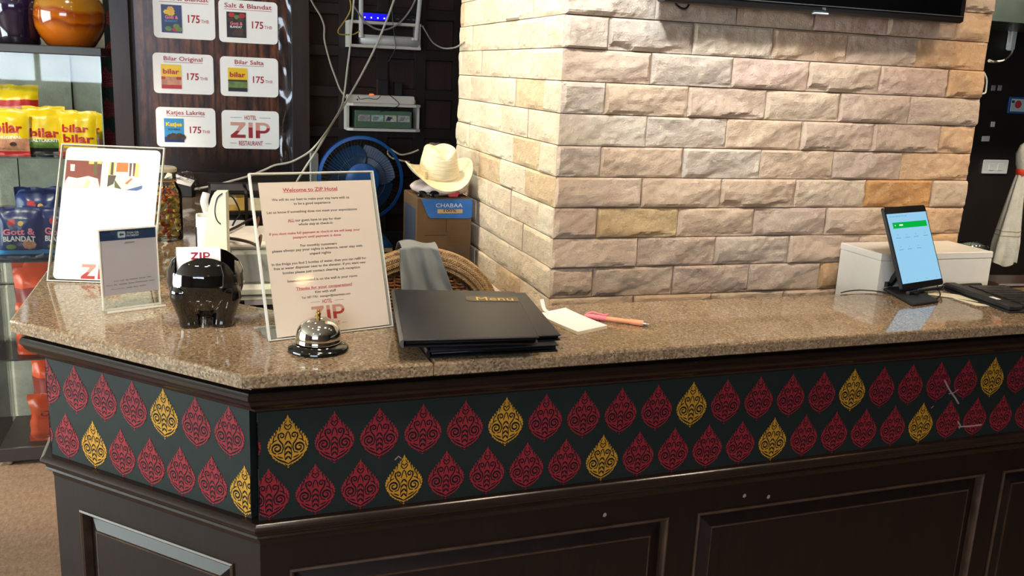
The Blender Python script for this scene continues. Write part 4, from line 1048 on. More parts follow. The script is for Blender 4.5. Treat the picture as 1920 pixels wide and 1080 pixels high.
# --- television on the pillar
yt = PY-.062
x0, z0 = at_y(1245, 6, yt).x, at_y(1245, 6, yt).z; x1, z1 = at_y(1806, 40, yt).x, at_y(1806, 40, yt).z
zb = (z0+z1)/2
tv = thing('television', 'black flat television hanging on the stone pillar', 'television', ((x0+x1)/2, yt, zb)); hw_ = (x1-x0)/2
MB().box(-hw_, hw_, 0, .035, 0, .39, bev=.004).build('casing', m_black, tv)
MB().box(-hw_+.012, hw_-.012, -.0012, .0005, .017, .38).build('screen', M('dark_glass_screen', (6, 6, 7), .12), tv)
MB().box(-hw_+.004, hw_-.004, -.0022, .0002, .0135, .0148).build('bezel_line', M('bezel_grey', (90, 90, 90), .4), tv)
m = MB(); lx = at_y(1545, 17, yt).x-(x0+x1)/2; text(m, 'TCL', lx, .0065, .0042, lambda x, z: (x, -.0005, z), .010, 0, .02); m.build('maker_lettering', M('pale_letter', (150, 146, 140), .5), tv)
MB().box(lx-.022, lx+.010, -.004, .010, -.0035, .0, bev=.001).build('sensor_window', M('sensor_glare', (200, 214, 224), .1), tv)  # pale blue-white colour paints the reflection on the sensor
MB().box(-.12, .12, .035, .050, .12, .30).build('wall_bracket', m_rub, tv)
pts = [at_y(*p, yt+.04) for p in ((1262, -4), (1268, 8), (1277, 15), (1285, 16), (1291, 10), (1294, 0))]
o = MB().tube(spline(pts, 6), .0022, 6).build('signal_cable', m_black, None, True); tag(o, 'black cable looping below the left television corner', 'cable')
# ------------------------------------------------------------------ counter wing: jar, stand, tray, printer
JP = at_z(313, 449, TOP)
t = thing('pasta_jar', 'tall glass jar of coloured shell pasta on the counter wing', 'jar', (JP.x, JP.y, TOP))
jh = zat(313, 311, JP)-TOP; jr = .0385
MB().lathe([(.030, .0), (jr-.001, .002), (jr, .006), (jr, jh*.62), (jr*.95, jh*.69), (jr*.78, jh*.755), (jr*.68, jh*.79), (jr*.68, jh*.90), (jr*.72, jh*.905), (jr*.72, jh*.925)], 32, cap1=False).build('glass_body', m_jar, t, True, 60)
MB().lathe([(jr*.75, jh*.926), (jr*.76, jh*.935), (jr*.76, jh*.97), (jr*.70, jh*.985), (jr*.55, jh*.998), (.0005, jh)], 32).build('lid', M('jar_lid_glass', (190, 184, 160), .15), t, True, 40)
MB().lathe([(jr*.70, jh*.80), (jr*.73, jh*.803), (jr*.73, jh*.812), (jr*.70, jh*.815)], 32).build('wire_collar', M('collar_ochre', (170, 130, 80), .4), t, True)
random.seed(11); pm = [M('pasta_yellow', (222, 186, 84), .5), M('pasta_orange', (206, 110, 56), .5), M('pasta_green', (140, 146, 70), .5), M('pasta_red', (184, 70, 46), .5)]
mb = MB(); r_in = jr-.004; placed = []
for k in range(150):
    z = random.uniform(.006, jh*.70); rmax = r_in if z < jh*.60 else r_in*(1-.32*(z-jh*.60)/(jh*.12))
    rr = (rmax-.007)*math.sqrt(random.random()) if random.random() < .35 else rmax-.0085; a = random.uniform(0, 6.283)
    R = Matrix.Rotation(random.uniform(0, 6.3), 4, 'Z') @ Matrix.Rotation(random.uniform(-1, 1), 4, 'X') @ Matrix.Rotation(random.uniform(-1, 1), 4, 'Y')
    mb.mtx = Matrix.Translation((rr*math.cos(a), rr*math.sin(a), z+.004)) @ R
    ci = random.choice([0, 0, 0, 1, 2, 3]); s_ = random.uniform(.0065, .0085)
    def shell(u, v):
        th = math.pi*(1.5*u-.25); w = math.sin(math.pi*min(.97, max(.03, v)))**.7
        return (s_*(v-.5)*2.0, s_*.75*w*math.cos(th), s_*.75*w*math.sin(th)*(.8)-.2*s_)
    mb.grid(shell, 7, 6, ci)
mb.mtx = None
o = mb.build('shell_pasta', pm, None, True, 180, (JP.x, JP.y, TOP)); tag(o, 'yellow orange and green shell pasta filling the glass jar', 'pasta', None, 'stuff')
# black boxed charger with white top and crumpled clear bag
Q = at_z(338, 366, TOP)
t = thing('charger_box', 'small black box with white label under crumpled plastic by the poster', 'box', (Q.x-.005, Q.y-.045, TOP), math.radians(-14))
MB().box(-.030, .042, 0, .05, .0003, .038, bev=.003).build('box_body', m_rub, t)
m = MB(); m.add([(-.045, -.001, .055), (.040, -.001, .036), (.040, .050, .050), (-.045, .050, .072)], [(0, 1, 2, 3)]); m.add([(-.045, -.001, .054), (.040, -.001, .035), (.040, .050, .049), (-.045, .050, .071)], [(3, 2, 1, 0)]); m.build('white_label', m_paper, t)
o = MB().grid(lambda u, v: (-.04+.11*u, .004+.05*v, .052+.028*math.sin(math.pi*u)*(.6+.4*math.sin(5*v+7*u))+.010*noise.noise(Vector((u*6, v*6, 3)))-(.05*max(0, u-.72)*3)), 18, 12).build('plastic_wrapping', m_film, t, True, 180)
# tall curved white stand
yv = 1.80
def cv(px, py): return at_y(px, py, yv)
out = [(402, 361), (396, 372), (391, 390), (388, 410), (385, 440), (383.5, 470), (382, 505), (380, 552), (430, 556), (428, 520), (425, 440), (423, 361)]
pts = [cv(*p) for p in out]; c0 = cv(405, 556)
t = thing('curved_white_stand', 'tall tapering white plastic stand with black cord behind the elephant', 'stand', (c0.x, yv, TOP))
dv = Vector((.006, .035, 0)); zb_ = min(p.z for p in pts); sh = TOP-zb_+.0005
m = MB(); m.rings([[tuple(p-Vector((c0.x, yv, TOP))+Vector((0, 0, sh*max(0, (1.2-p.z))/max(.01, 1.2-zb_)))) for p in pts], [tuple(p+dv-Vector((c0.x, yv, TOP))+Vector((0, 0, sh*max(0, (1.2-p.z))/max(.01, 1.2-zb_)))) for p in pts]]); m.build('stand_body', M('ivory_plastic', (236, 236, 208), .4, var=.03), t)
arc = [cv(*p)-Vector((c0.x, yv+.0015, TOP)) for p in ((417, 362), (408, 370), (403.5, 385), (403, 400), (407, 413), (414, 420))]
MB().tube(spline(arc, 5), .0011, 6).build('cord', m_black, t, True)
# white organiser bin behind it
yv2 = 1.86; a, b = at_y(379, 408, yv2), at_y(439, 408, yv2)
t = thing('white_bin', 'white plastic bin with dark clear side behind curved white stand', 'bin', ((a.x+b.x)/2-.012, yv2+.03, TOP)); w_ = (b.x-a.x)/2; hb = a.z-TOP
def rr_ring(i, z, r=.012): return [(x, y, z) for x, y in rrect(-w_+i, w_-i, -.03+i, .03-i, r)]
MB().rings([rr_ring(.001, .0003), rr_ring(0, .002), rr_ring(0, hb), rr_ring(.003, hb), rr_ring(.0035, .004)], 0, True, True).build('bin_body', m_white, t, True, 40)
MB().box(-w_-.0012, -w_+.010, -.024, .024, .010, hb-.02).build('dark_side_window', m_black, t)
MB().box(-w_*.4, w_*.5, -.008, .012, hb-.03, hb-.015).build('pad', m_paper, t)
# white handset behind the bin
a = at_y(385, 362, 2.02); b = at_y(392, 400, 2.02)
t = thing('handset', 'white plastic handset standing upright at the wing edge', 'handset', (a.x-.012, 2.02, TOP))
pts = [at_y(*p, 2.02)-Vector((a.x-.012, 2.02, TOP)) for p in ((389, 440), (390, 410), (386, 392), (383, 378), (387, 362))]; pts = [Vector((-.006, 0, .003))]+pts
MB().tube(spline(pts, 5), .0085, 10, taper=lambda k: 1.0-.35*abs(k-.8)).build('grip', m_white, t, True)
# inner desk, printer, eyeglasses
DZ = 1.045
t = thing('inner_desk', 'dark wooden inner desk carrying the printer behind the counter', 'desk', (.012, 1.84, 0))
MB().box(0, .215, 0, .82, DZ-.02, DZ, bev=.003).build('desktop', m_wood, t)
for x in (.0, .195): MB().box(x, x+.02, .01, .81, 0, DZ-.0205).build('side_panel', m_wood, t)
ypf = 1.87
def yp(px, py, y=ypf): return at_y(px, py, y)
x0 = yp(428, 520).x; x1 = x0+.215; zt = yp(440, 474).z; zm = yp(440, 536).z
t = thing('printer', 'grey and beige desktop printer behind the welcome sign', 'printer', (x0, ypf, DZ))
MB().box(0, x1-x0, 0, .24, .012, zm-DZ, bev=.006).build('lower_body', m_beige, t); MB().box(.004, x1-x0-.004, .010, .236, zm-DZ+.0005, zt-DZ-.001, bev=.005).build('upper_body', m_grey, t)
MB().box(-.004, x1-x0+.004, -.004, .016, zm-DZ-.022, zm-DZ-.004, bev=.004).build('front_lip', m_beige, t)
MB().box(.0, x1-x0-.0, .03, .23, zt-DZ, zt-DZ+.016, bev=.006).build('document_lid', M('lid_ivory', (214, 206, 196), .45), t)
for x in (.03, x1-x0-.05): MB().box(x, x+.02, .02, .2, .0003, .012).build('foot', m_rub, t)
MB().box(.03, .10, -.0045, -.0035, zm-DZ-.040, zm-DZ-.030).build('name_badge', m_inkl, t)
gz = zt+.0166
t = thing('eyeglasses', 'dark brown eyeglasses resting open on the printer lid', 'eyeglasses', (x0+.06, ypf+.10, gz))
def gl(px, py, dz=0): q = at_z(px, py, gz+.006+dz); return q-Vector((x0+.06, ypf+.10, gz))
for pts in (((428, 433), (445, 425), (465, 414), (480, 408)), ((430, 447), (450, 450), (470, 455), (484, 462))): MB().tube(spline([gl(*p) for p in pts], 5), .0032, 8).build('temple', M('tortoise_brown', (44, 26, 22), .3), t, True)
for c_ in ((482, 420), (486, 455)):
    cc = gl(*c_, .012); MB().tube([cc+Vector((.004*math.sin(a), .020*math.cos(a), .014*math.sin(a))) for a in [2*math.pi*i/20 for i in range(21)]], .0022, 6).build('lens_rim', M('tortoise_rim', (84, 40, 30), .3), t, True)
# pigeonhole organiser with card box
yo = 2.40; ox0, ox1 = at_y(396, 380, yo).x, at_y(396, 380, yo).x+.17; oz1 = at_y(430, 363, yo).z; ozm = at_y(430, 400, yo).z; oxm = at_y(462, 380, yo).x
t = thing('pigeonhole_shelf', 'small dark wooden pigeonhole shelf behind the printer', 'shelf', (ox0, yo, DZ))
for a in ((-.006, 0, .0003, oz1-DZ), (oxm-ox0-.004, oxm-ox0+.004, .0003, oz1-DZ), (ox1-ox0, ox1-ox0+.006, .0003, oz1-DZ)): MB().box(a[0], a[1], 0, .14, a[2], a[3]).build('upright', m_wood, t)
for z in (.006, ozm-DZ, oz1-DZ+.004):
    for a, b in ((0, oxm-ox0-.004), (oxm-ox0+.004, ox1-ox0)): MB().box(a, b, 0, .14, z-.004, z+.004).build('shelf_board', m_wood, t)
MB().box(-.006, ox1-ox0+.006, .1405, .146, .0003, oz1-DZ+.01).build('back_panel', m_darkwall, t)
def card(label, a, b, z0, z1, m_, nm='card_box'):
    o = MB().box(a, b, yo+.012, yo+.12, z0, z1, bev=.001).build(nm, m_); tag(o, label, 'box'); return o
cb_ = card('yellow card box in the upper left pigeonhole', ox0+.002, oxm-.0045, ozm+.0045, oz1-.004, m_yelc)
MB().box(oxm-.046, oxm-.024, yo+.0108, yo+.0118, ozm+.02, oz1-.006).build('pale_label', M('label_buff', (222, 204, 160), .6), cb_)
card('white paper stack in the lower left pigeonhole', ox0+.002, oxm-.0045, DZ+.0105, ozm-.02, m_paper, 'paper_stack')
card('cream paper stack in the right pigeonhole', oxm+.0045, ox1-.002, ozm+.0045, oz1-.012, m_cream, 'paper_stack')
o = MB().tube(spline([at_y(*p, yo-.03) for p in ((425, 362), (438, 372), (448, 392), (450, 402), (440, 415), (434, 430), (431, 448))], 5), .0022, 6).build('cable', m_black, None, True); tag(o, 'black cord hanging in front of the pigeonhole shelf', 'cord')

# ------------------------------------------------------------------ glass display cabinet with candy bags
CX0, CX1, CY0, CY1 = -.775, -.345, 3.64, 3.99
zt0, zt1 = at_y(150, 104, CY0).z, at_y(150, 88, CY0).z
def shz(py): return at_y(60, py, CY0).z
SH = [shz(295), shz(490), shz(674)]
cab = thing('glass_cabinet', 'tall glass display cabinet of candy bags by the stone wall', 'cabinet', ((CX0+CX1)/2, CY0, 0)); cw = (CX1-CX0)/2; cdp = CY1-CY0
MB().box(-cw, cw, 0, cdp, .02, .075, bev=.003).build('base', m_dkslab, cab)
for sx in (-1, 1):
    for sy in (.03, cdp-.03): MB().lathe([(.012, 0), (.014, .004), (.014, .02)], 12, 0, (sx*(cw-.03), sy, 0)).build('foot', m_steel, cab)
MB().box(-cw-.002, cw+.002, -.002, cdp+.002, zt0, zt1, bev=.003).build('top', m_slab, cab)
MB().box(-cw, cw, -.0005, .0040, .0755, zt0-.0005).build('front_door', m_glass, cab)
for sx in (-1, 1): MB().box(sx*cw-(.004 if sx > 0 else 0), sx*cw+(.004 if sx < 0 else 0), .005, cdp, .0755, zt0-.0005).build('side_pane', m_glass, cab)
for sx in (-1, 1): MB().box(sx*(cw-.0045)-.0018, sx*(cw-.0045)+.0018, .0042, .0048, .0755, zt0-.0005).build('edge_line', M('glass_edge_green', (140, 160, 150), .2), cab)
for z in SH: MB().box(-cw+.005, cw-.005, .006, cdp-.002, z-.005, z).build('glass_shelf', m_glass, cab); MB().box(-cw+.005, cw-.005, .0055, .0062, z-.005, z).build('shelf_edge', M('shelf_edge_dark', (70, 76, 72), .3), cab)
# pillow bags
def bag(label, pxy, y, z0, wd, ht, mats, design, rz=0, lean=.12, group=None, flat_=False):
    x = at_y(pxy, 300, y).x if not isinstance(pxy, tuple) else pxy[0]
    t = thing('candy_bag', label, 'candy bag', (x, y, z0), rz, group)
    pf = 1.5 if 'snack' in label else 1.0; th = min(wd, ht)*.16*pf; sd = int(abs(x)*1000)+int(z0*1000)
    def srf(s_):
        def f(u, v):
            xx = (u-.5)*wd*(1-.06*math.sin(math.pi*v)); zz = v*ht
            e = max(0, min(1, 8*u, 8*(1-u)))*max(0, min(1, (v-.05)*7, (.95-v)*7))
            d = th*(.35+.65*math.sin(math.pi*u)**.6*math.sin(math.pi*v)**.6)*e + .10*th*noise.noise(Vector((u*5, v*5, sd+s_*9)))*2*min(1, 6*v*(1-v)*4)
            zz += .006*noise.noise(Vector((u*4, v*2, sd)))*v*pf*1.5; d += th*.22*(pf-.6)*abs(noise.noise(Vector((u*7+v*4, v*6-u*3, sd+3+s_))))*e; xx += (pf-1)*.02*noise.noise(Vector((v*4, u, sd+5)))
            if flat_: return (xx, zz-ht/2, .002+th*.5+s_*d*.5)
            return (xx, -s_*d+lean*zz*.6-lean*ht*.0, zz*(1-lean*.08))
        return f
    cols = design['zones']                       # list of (v0, v1, material index)
    f0 = srf(1); f1 = srf(-1); nu, nv = 18, 22
    m = MB(); zone = lambda j: next((k for a, b, k in cols if a <= (j+.5)/nv < b), 0)
    for f_, flip in ((f0, False), (f1, True)):
        o_ = len(m.v); m.v += [f_(i/nu, j/nv) for j in range(nv+1) for i in range(nu+1)]
        for j in range(nv):
            for i in range(nu):
                q = [o_+j*(nu+1)+i, o_+j*(nu+1)+i+1, o_+(j+1)*(nu+1)+i+1, o_+(j+1)*(nu+1)+i]; m.f.append(q[::-1] if flip else q); m.mi.append(zone(j))
    m.build('foil_pouch', mats, t, True, 180)
    for s_, cu, cv_, h_, wfrac, mt in design.get('text', []):
        tm = MB()
        def F(a, b):
            p = Vector(f0(min(1, max(0, a)), min(1, max(0, b)))); p += Vector((0, 0, .0015)) if flat_ else Vector((0, -.0022, 0)); return tuple(p)
        vs_, fs_, tx0, tx1 = text_geo(s_, .03)
        tm.add([F(cu+((v.x-tx0)/(tx1-tx0)-.5)*wfrac, cv_+(v.y/.7-.5)*h_) for v in vs_], fs_); tm.build('printed_lettering', mt, t)
    for cu, cv_, ru, rv, mt in design.get('spots', []):
        tm = MB(); tm.add([tuple(Vector(f0(cu+ru*math.cos(a*.785), cv_+rv*math.sin(a*.785)))+(Vector((0, 0, .0010)) if flat_ else Vector((0, -.0014, 0)))) for a in range(8)], [tuple(range(8))]); tm.build('printed_spot', mt, t)
    return t
bil_r = dict(zones=[(0, .10, 1), (.10, .36, 2), (.36, 2, 0)], text=[('bilar', .5, .60, .20, .74, m_bagr), ('ORIGINAL', .5, .40, .06, .7, m_paper)], spots=[(.3, .22, .08, .06, m_candy), (.6, .25, .1, .05, m_choc)])
bil_k = dict(zones=[(0, .12, 1), (.12, .34, 2), (.34, 2, 0)], text=[('bilar', .5, .46, .18, .74, m_bagr), ('SALTLAKRITS', .5, .30, .06, .74, m_paper)])
mr_ = [m_yel, m_bagr, m_candy]; mk_ = [m_yel, m_bagk, m_gum]
yb_ = CY0+.055; z1_ = SH[0]+.0005
bag('yellow candy bag with red bottom seam at the left of the top shelf', 22, yb_, z1_, .125, .165, mr_, bil_r, 0, .05)
bag('yellow candy bag with black bottom seam in the middle of top shelf', 88, yb_+.055, z1_, .140, .175, mk_, bil_k, math.radians(4), .12)
bag('yellow candy bag leaning behind the room sign, right of top shelf', 148, yb_+.005, z1_, .135, .165, mr_, dict(zones=[(0, .10, 1), (.10, .2, 2), (.2, 2, 0)], text=[('bilar', .48, .62, .16, .7, m_bagr), ('bilar', .55, .40, .17, .8, m_bagr)]), math.radians(-6), .06)
bag('yellow candy bag seen edge on at right end of top shelf', (CX1-.055, 0), yb_+.15, z1_, .10, .15, mr_, bil_r, math.radians(-40), .1)
bag('taller yellow candy bag standing behind at the left of top shelf', 34, yb_+.16, z1_, .17, .245, mr_, dict(zones=[(0, .68, 2), (.68, .76, 1), (.76, 2, 0)], text=[]), math.radians(4), .03)
z2_ = SH[1]+.0005
got = dict(zones=[(0, .1, 1), (.1, .2, 2), (.2, 2, 0)], text=[('Gott &', .5, .55, .12, .74, m_pink), ('BLANDAT', .5, .41, .10, .74, m_paper)], spots=[(.35, .74, .10, .07, m_bagr), (.55, .72, .07, .05, m_chip), (.72, .30, .16, .10, m_candy), (.3, .25, .12, .05, m_gum)])
mg_ = [m_bagb, M('deep_blue_foil', (22, 28, 62), .3), m_bagbl]
bag('dark blue candy bag at the left of the middle shelf', 26, CY0+.05, z2_, .15, .190, mg_, got, math.radians(3), .06)
bag('dark blue candy bag in the middle of the middle shelf', 76, CY0+.115, z2_, .15, .185, mg_, got, math.radians(-4), .06)
bag('dark blue candy bag behind, poking up over the front pair', 66, CY0+.20, z2_, .16, .245, mg_, got, math.radians(5), .05)
bag('dark blue candy bag half behind the room sign on middle shelf', 106, CY0+.05, z2_, .15, .190, mg_, got, math.radians(-8), .06)
chip = dict(zones=[(0, .1, 0), (.1, 2, 0)], spots=[(.62, .36, .26, .20, m_chip), (.58, .38, .12, .10, m_yel), (.5, .13, .22, .04, m_paper)], text=[('CHIPS', .5, .66, .12, .6, m_bagod)])
chip2 = dict(zones=[(0, .5, 0), (.5, .75, 1), (.75, 2, 0)], spots=[(.3, .3, .18, .14, m_chip)], text=[('CRISPS', .55, .55, .08, .5, m_paper)])
mo_ = [m_bago, m_bagod]
z3_ = SH[2]+.0005; z4_ = .0758
bag('large orange snack bag upright on the lower shelf, left', 62, CY0+.17, z3_, .20, .335, mo_, chip2, math.radians(8), .08)
bag('orange snack bag leaning left in front on the lower shelf', 52, CY0+.055, z3_, .17, .20, mo_, chip, math.radians(-10), .1)
bag('orange snack bag on the lower shelf beside the counter corner', 104, CY0+.075, z3_, .17, .25, mo_, chip2, math.radians(4), .08)
bag('orange snack bag with chip picture on the cabinet floor', 78, CY0+.05, z4_, .22, .19, mo_, chip, math.radians(-3), .06)
bag('orange snack bag standing behind on the cabinet floor', 80, CY0+.17, z4_, .19, .31, mo_, chip2, math.radians(6), .05)
# glazed vases on the cabinet
def vase(label, pxc, prof, m_, y):
    x = at_y(pxc, 80, y).x; t = thing('vase', label, 'vase', (x, y, zt1+.0005)); MB().lathe(prof, 48, cap1=False).build('vase_body', m_, t, True, 60); return t
k_ = 1/1720*3.9
vase('dark purple glazed vase on the left of the cabinet top', 36, [(r*k_, z*k_) for r, z in ((0.1, 0), (29, 0), (31, 2), (31, 12), (34, 26), (38, 40), (41, 52), (41, 62), (38, 72), (32, 79), (27, 84), (26, 100), (31, 112), (28, 112), (23, 100))], m_vpur, CY0+.14)
vase('round orange glazed vase with wavy bands on the cabinet top', 133, [(r*k_, z*k_) for r, z in ((.1, 0), (33, 0), (36, 2), (44, 14), (51, 28), (54, 42), (54, 54), (50, 68), (41, 79), (29, 85), (25, 88), (25, 104), (31, 116), (28, 116), (22, 104))], m_vor, CY0+.125)

# ------------------------------------------------------------------ things at the lattice wall
YS = YL-.036
def wall_shelf(label, pl, y_top, y_bot, pr, rounded):
    yf = YS-.10
    a = at_y(pl[0], y_top, yf); b = at_y(pr[0], y_top+ (8 if not rounded else 4), yf); c_ = at_y(pl[0], y_bot, yf); d_ = at_y(pr[0], y_bot+5, yf)
    x0, x1 = a.x, b.x; z1 = (a.z+b.z)/2; z0 = (c_.z+d_.z)/2
    t = thing('wall_shelf', label, 'wall shelf', ((x0+x1)/2, YS, z0)); w_ = (x1-x0)/2; h_ = z1-z0
    for z, n in ((0, 'lower_board'), (h_, 'upper_board')):
        pts = [(-w_, 0), (-w_, -.10 if not rounded else -.085), (-w_+.02, -.10), (w_-.02, -.10), (w_, -.10 if not rounded else -.085), (w_, 0)]
        MB().prism(pts[::-1] if False else pts, z-.010, z).build(n, m_whiteb, t)
    for sx in (-1, 1): MB().box(sx*w_-(.010 if sx > 0 else 0), sx*w_+(.010 if sx < 0 else 0), -.092 if not rounded else -.07, 0, .0005, h_-.0105).build('side_board', m_whiteb, t)
    if rounded: MB().box(w_-.03, w_-.012, -.05, 0, h_+.0003, h_+.020, bev=.004).build('end_stop', m_whiteb, t)
    return t, (x0+x1)/2, w_, z0, z1
_, xc_, w_, z0, z1 = wall_shelf('upper white wall shelf holding the two routers', (655, 0), 37, 83, (790, 0), False)
U = (xc_, w_, z0, z1)
yf = YS-.10
t = thing('black_router', 'black router with four blue lights on the upper shelf', 'router', (xc_+.012, YS-.05, z1+.0004))
MB().box(-.115, .115, -.04, .04, 0, .034, bev=.004).build('casing', m_black, t)
MB().box(-.105, -.005, -.0408, -.0402, .004, .028).build('lit_panel', m_ledb, t)
for k in range(4): MB().lathe([(.0024, 0), (.0024, .001)], 10).build('indicator_light', m_led, t, loc=(-.088+.024*k, -.0412, .012)).rotation_euler = (math.pi/2, 0, 0)
m = MB(); [m.box(.03+.02*k, .04+.02*k, -.0408, -.0402, .012, .014) for k in range(4)]; o = m.build('dim_indicators', m_inkl, t); o['kind'] = 'stuff'
t = thing('white_router', 'white router with two tall antennas on the upper shelf', 'router', (xc_+.022, YS-.055, z0+.0004))
MB().box(-.112, .108, -.045, .05, .0, .036, bev=.010).build('casing', m_white, t, True, 60)
for s_, pb, ptp in ((-1, (677, 70), (677, -60)), (1, (780, 76), (793, -60))):
    a, b = at_y(*pb, YS-.112)-Vector(t.location), at_y(*ptp, YS-.112)-Vector(t.location)
    MB().tube([a, a.lerp(b, .08), b], .0095, 10, taper=lambda k: 1-.18*k).build('antenna', m_white, t, True, 40); MB().tube([a+Vector((-s_*.012, .012, .006)), a+Vector((0, .004, .004))], .006, 8).build('antenna_hinge', m_white, t, True)
_, xc_, w_, z0, z1 = wall_shelf('lower white wall shelf holding the green box', (652, 0), 193, 239, (790, 0), True)
t = thing('green_box', 'green flat box with four pictures on the lower shelf', 'box', (xc_-.003, YS-.052, z0+.0004))
gx = .106; MB().box(-gx, gx, -.045, .045, 0, .066, bev=.003).build('box_body', m_green, t); MB().box(-.028, .014, -.0475, -.0455, -.010, .020, bev=.001).build('closing_flap', m_green, t)
m_p = [M('photo_grey', (170, 168, 160), .5, vs=150, var=.5), M('photo_mint', (176, 206, 196), .5, vs=90, var=.4), M('photo_cream', (206, 202, 176), .5, vs=90, var=.4), M('photo_mixed', (196, 194, 184), .5, vs=110, var=.5)]
for k in range(4):
    x = -gx+.008+.0505*k; m = MB().box(x, x+.0455, -.0459, -.0453, .026, .050, 0)
    o = m.build('product_picture', m_p[k], t); q = MB(); q.add([(x+.004, -.0463, .029), (x+.02, -.0463, .030), (x+.03, -.0463, .042), (x+.012, -.0463, .046)], [(0, 1, 2, 3)]); q.build('picture_shape', m_inkl if k != 2 else m_navy, o)
pa, pb = at_y(651, 184, YS-.06), at_y(775, 189, YS-.06)
t = thing('power_strip', 'white power strip with glowing red switch on the lower shelf', 'power strip', ((pa.x+pb.x)/2, YS-.052, z1+.0004)); wp = (pb.x-pa.x)/2
MB().box(-wp, wp, -.028, .022, 0, .030, bev=.003).build('strip_body', m_whiteb, t)
MB().box(-wp+.085, -wp+.100, -.012, .006, .0301, .034, bev=.002).build('red_switch', m_ledr, t); MB().lathe([(.0035, 0), (.0035, .001)], 12).build('reset_button', M('brown_button', (96, 60, 44), .4), t, loc=(-wp+.035, -.0285, .012)).rotation_euler = (math.pi/2, 0, 0)
for px, w2, h2, lab in ((716, .019, .058, 'large black plug adapter in the power strip beside the red switch'), (745, .014, .050, 'smaller black plug adapter at the right of the power strip')):
    x = at_y(px, 165, YS-.055).x
    o = MB().box(-w2, w2, -.022, .02, 0, h2, bev=.003).build('plug_adapter', m_rub, None, loc=(x, YS-.055, z1+.0308)); tag(o, lab, 'adapter')
# cables
def cable(label, pts, r, m_, name='cable'):
    P_ = [at_y(p[0], p[1], p[2]) for p in pts]; o = MB().tube(spline(P_, 6), r, 7).build(name, m_, None, True); return tag(o, label, 'cable')
yc = YS-.135
cable('greyish white cable hanging left of both wall shelves', [(p[0], p[1], yc) for p in ((580, -6), (590, 12), (602, 32), (608, 50), (608, 72), (613, 95), (620, 120), (630, 148), (638, 168), (650, 184))], .0032, m_cable)
yd = 3.13
cable('white cable sagging from the shelves to the charger box on the wing', [(664, -6, yc), (661, 30, yc), (656, 90, yc), (651, 130, yc), (646, 172, yc-.01), (640, 200, yc-.06), (622, 232, 3.28), (601, 262, yd), (582, 283, yd), (560, 297, yd), (541, 305, yd), (515, 310, yd), (497, 318, yd), (470, 329, yd), (435, 339, yd), (400, 348, yd), (357, 356, 3.14)], .0036, m_cable)
cable('thick white cable crossing diagonally in front of both wall shelves', [(741, -6, yc), (725, 38, yc), (704, 88, yc), (682, 132, yc), (662, 168, yc), (646, 196, yc-.03), (625, 228, 3.30), (606, 262, 3.18), (590, 288, yd), (574, 312, yd), (560, 335, yd), (540, 372, yd)], .0040, m_cable)
cable('yellow cable looping left of the upper wall shelf', [(p[0], p[1], yc+.01) for p in ((655, -6), (658, 14), (652, 30), (642, 45), (634, 57), (637, 64), (650, 65), (664, 64), (674, 58))], .0026, m_cabley)
cable('grey cable bunched across the upper wall shelf', [(p[0], p[1], yc+.005) for p in ((781, -6), (772, 14), (758, 34), (742, 48), (722, 56), (705, 54), (688, 44), (676, 30), (664, 12))], .0032, m_cableg)
cable('grey cable hanging from upper shelf across to the pillar side', [(792, 48, yc), (800, 62, yc), (812, 80, yc), (830, 90, 3.3), (848, 90, 2.9), (862, 85, 2.56), (877, 70, 2.52), (889, 46, 2.5), (896, 18, 2.5), (899, -8, 2.5)], .0026, m_cableg)
cable('thin black wire hanging below the upper wall shelf', [(p[0], p[1], yc+.004) for p in ((735, 16), (737, 45), (740, 70), (742, 88), (736, 102), (728, 116))], .0014, m_black)
cable('thin black wire draped over the power strip front', [(p[0], p[1], yc+.015) for p in ((671, 180), (676, 186), (690, 184), (706, 186), (714, 179))], .0012, m_black)
cable('thin black wires trailing down into the green box', [(p[0], p[1], yc+.02) for p in ((730, 178), (740, 186), (748, 194), (744, 200), (730, 204), (712, 210))], .0014, m_black)
# white box on the wall left of the fan
a, b = at_y(583, 287, 3.50), at_y(597, 330, 3.50)
o = MB().box(a.x, b.x, 3.50, YL-.035, b.z-.05, a.z, bev=.003).build('white_wall_box', m_white); tag(o, 'narrow white box on the lattice wall left of fan', 'box')
# low dark cabinet, fan, cardboard box, hat
LZ = at_y(715, 478, 3.10).z
t = thing('low_cabinet', 'low dark cabinet under the blue fan at the lattice wall', 'cabinet', (.38, 3.04, 0))
MB().box(0, .60, 0, .53, .06, LZ-.021, bev=.003).build('cabinet_body', m_darkwall, t); MB().box(-.01, .61, -.01, .54, LZ-.02, LZ, bev=.003).build('cabinet_top', m_dkslab, t); MB().box(.02, .58, .02, .5, 0, .06).build('plinth', m_rub, t)
for x in (.005, .305): MB().box(x, x+.29, -.012, -.0005, .08, LZ-.03, bev=.003).build('door', m_darkwall, t)
yF = 3.18; C_ = at_y(677, 336, yF); Rf = (at_y(757, 336, yF).x-at_y(597, 336, yF).x)/2
fan = thing('desk_fan', 'blue desk fan with wire cage standing behind the welcome sign', 'fan', (C_.x, yF+.05, LZ)); fz = C_.z-LZ
def circ(r, y, n=48, z=fz): return [(r*math.cos(2*math.pi*i/n), y, z+r*math.sin(2*math.pi*i/n)) for i in range(n+1)]
m = MB(); n = 64; m.rings([[(rr*math.cos(2*math.pi*i/n), yy, fz+rr*math.sin(2*math.pi*i/n)) for i in range(n)] for rr, yy in ((Rf, -.052), (Rf-.010, -.056), (Rf-.011, -.050), (Rf-.004, -.030), (Rf+.001, -.034))], 0, False, False); m.build('cage_rim', m_blue, fan, True, 50)
m = MB()
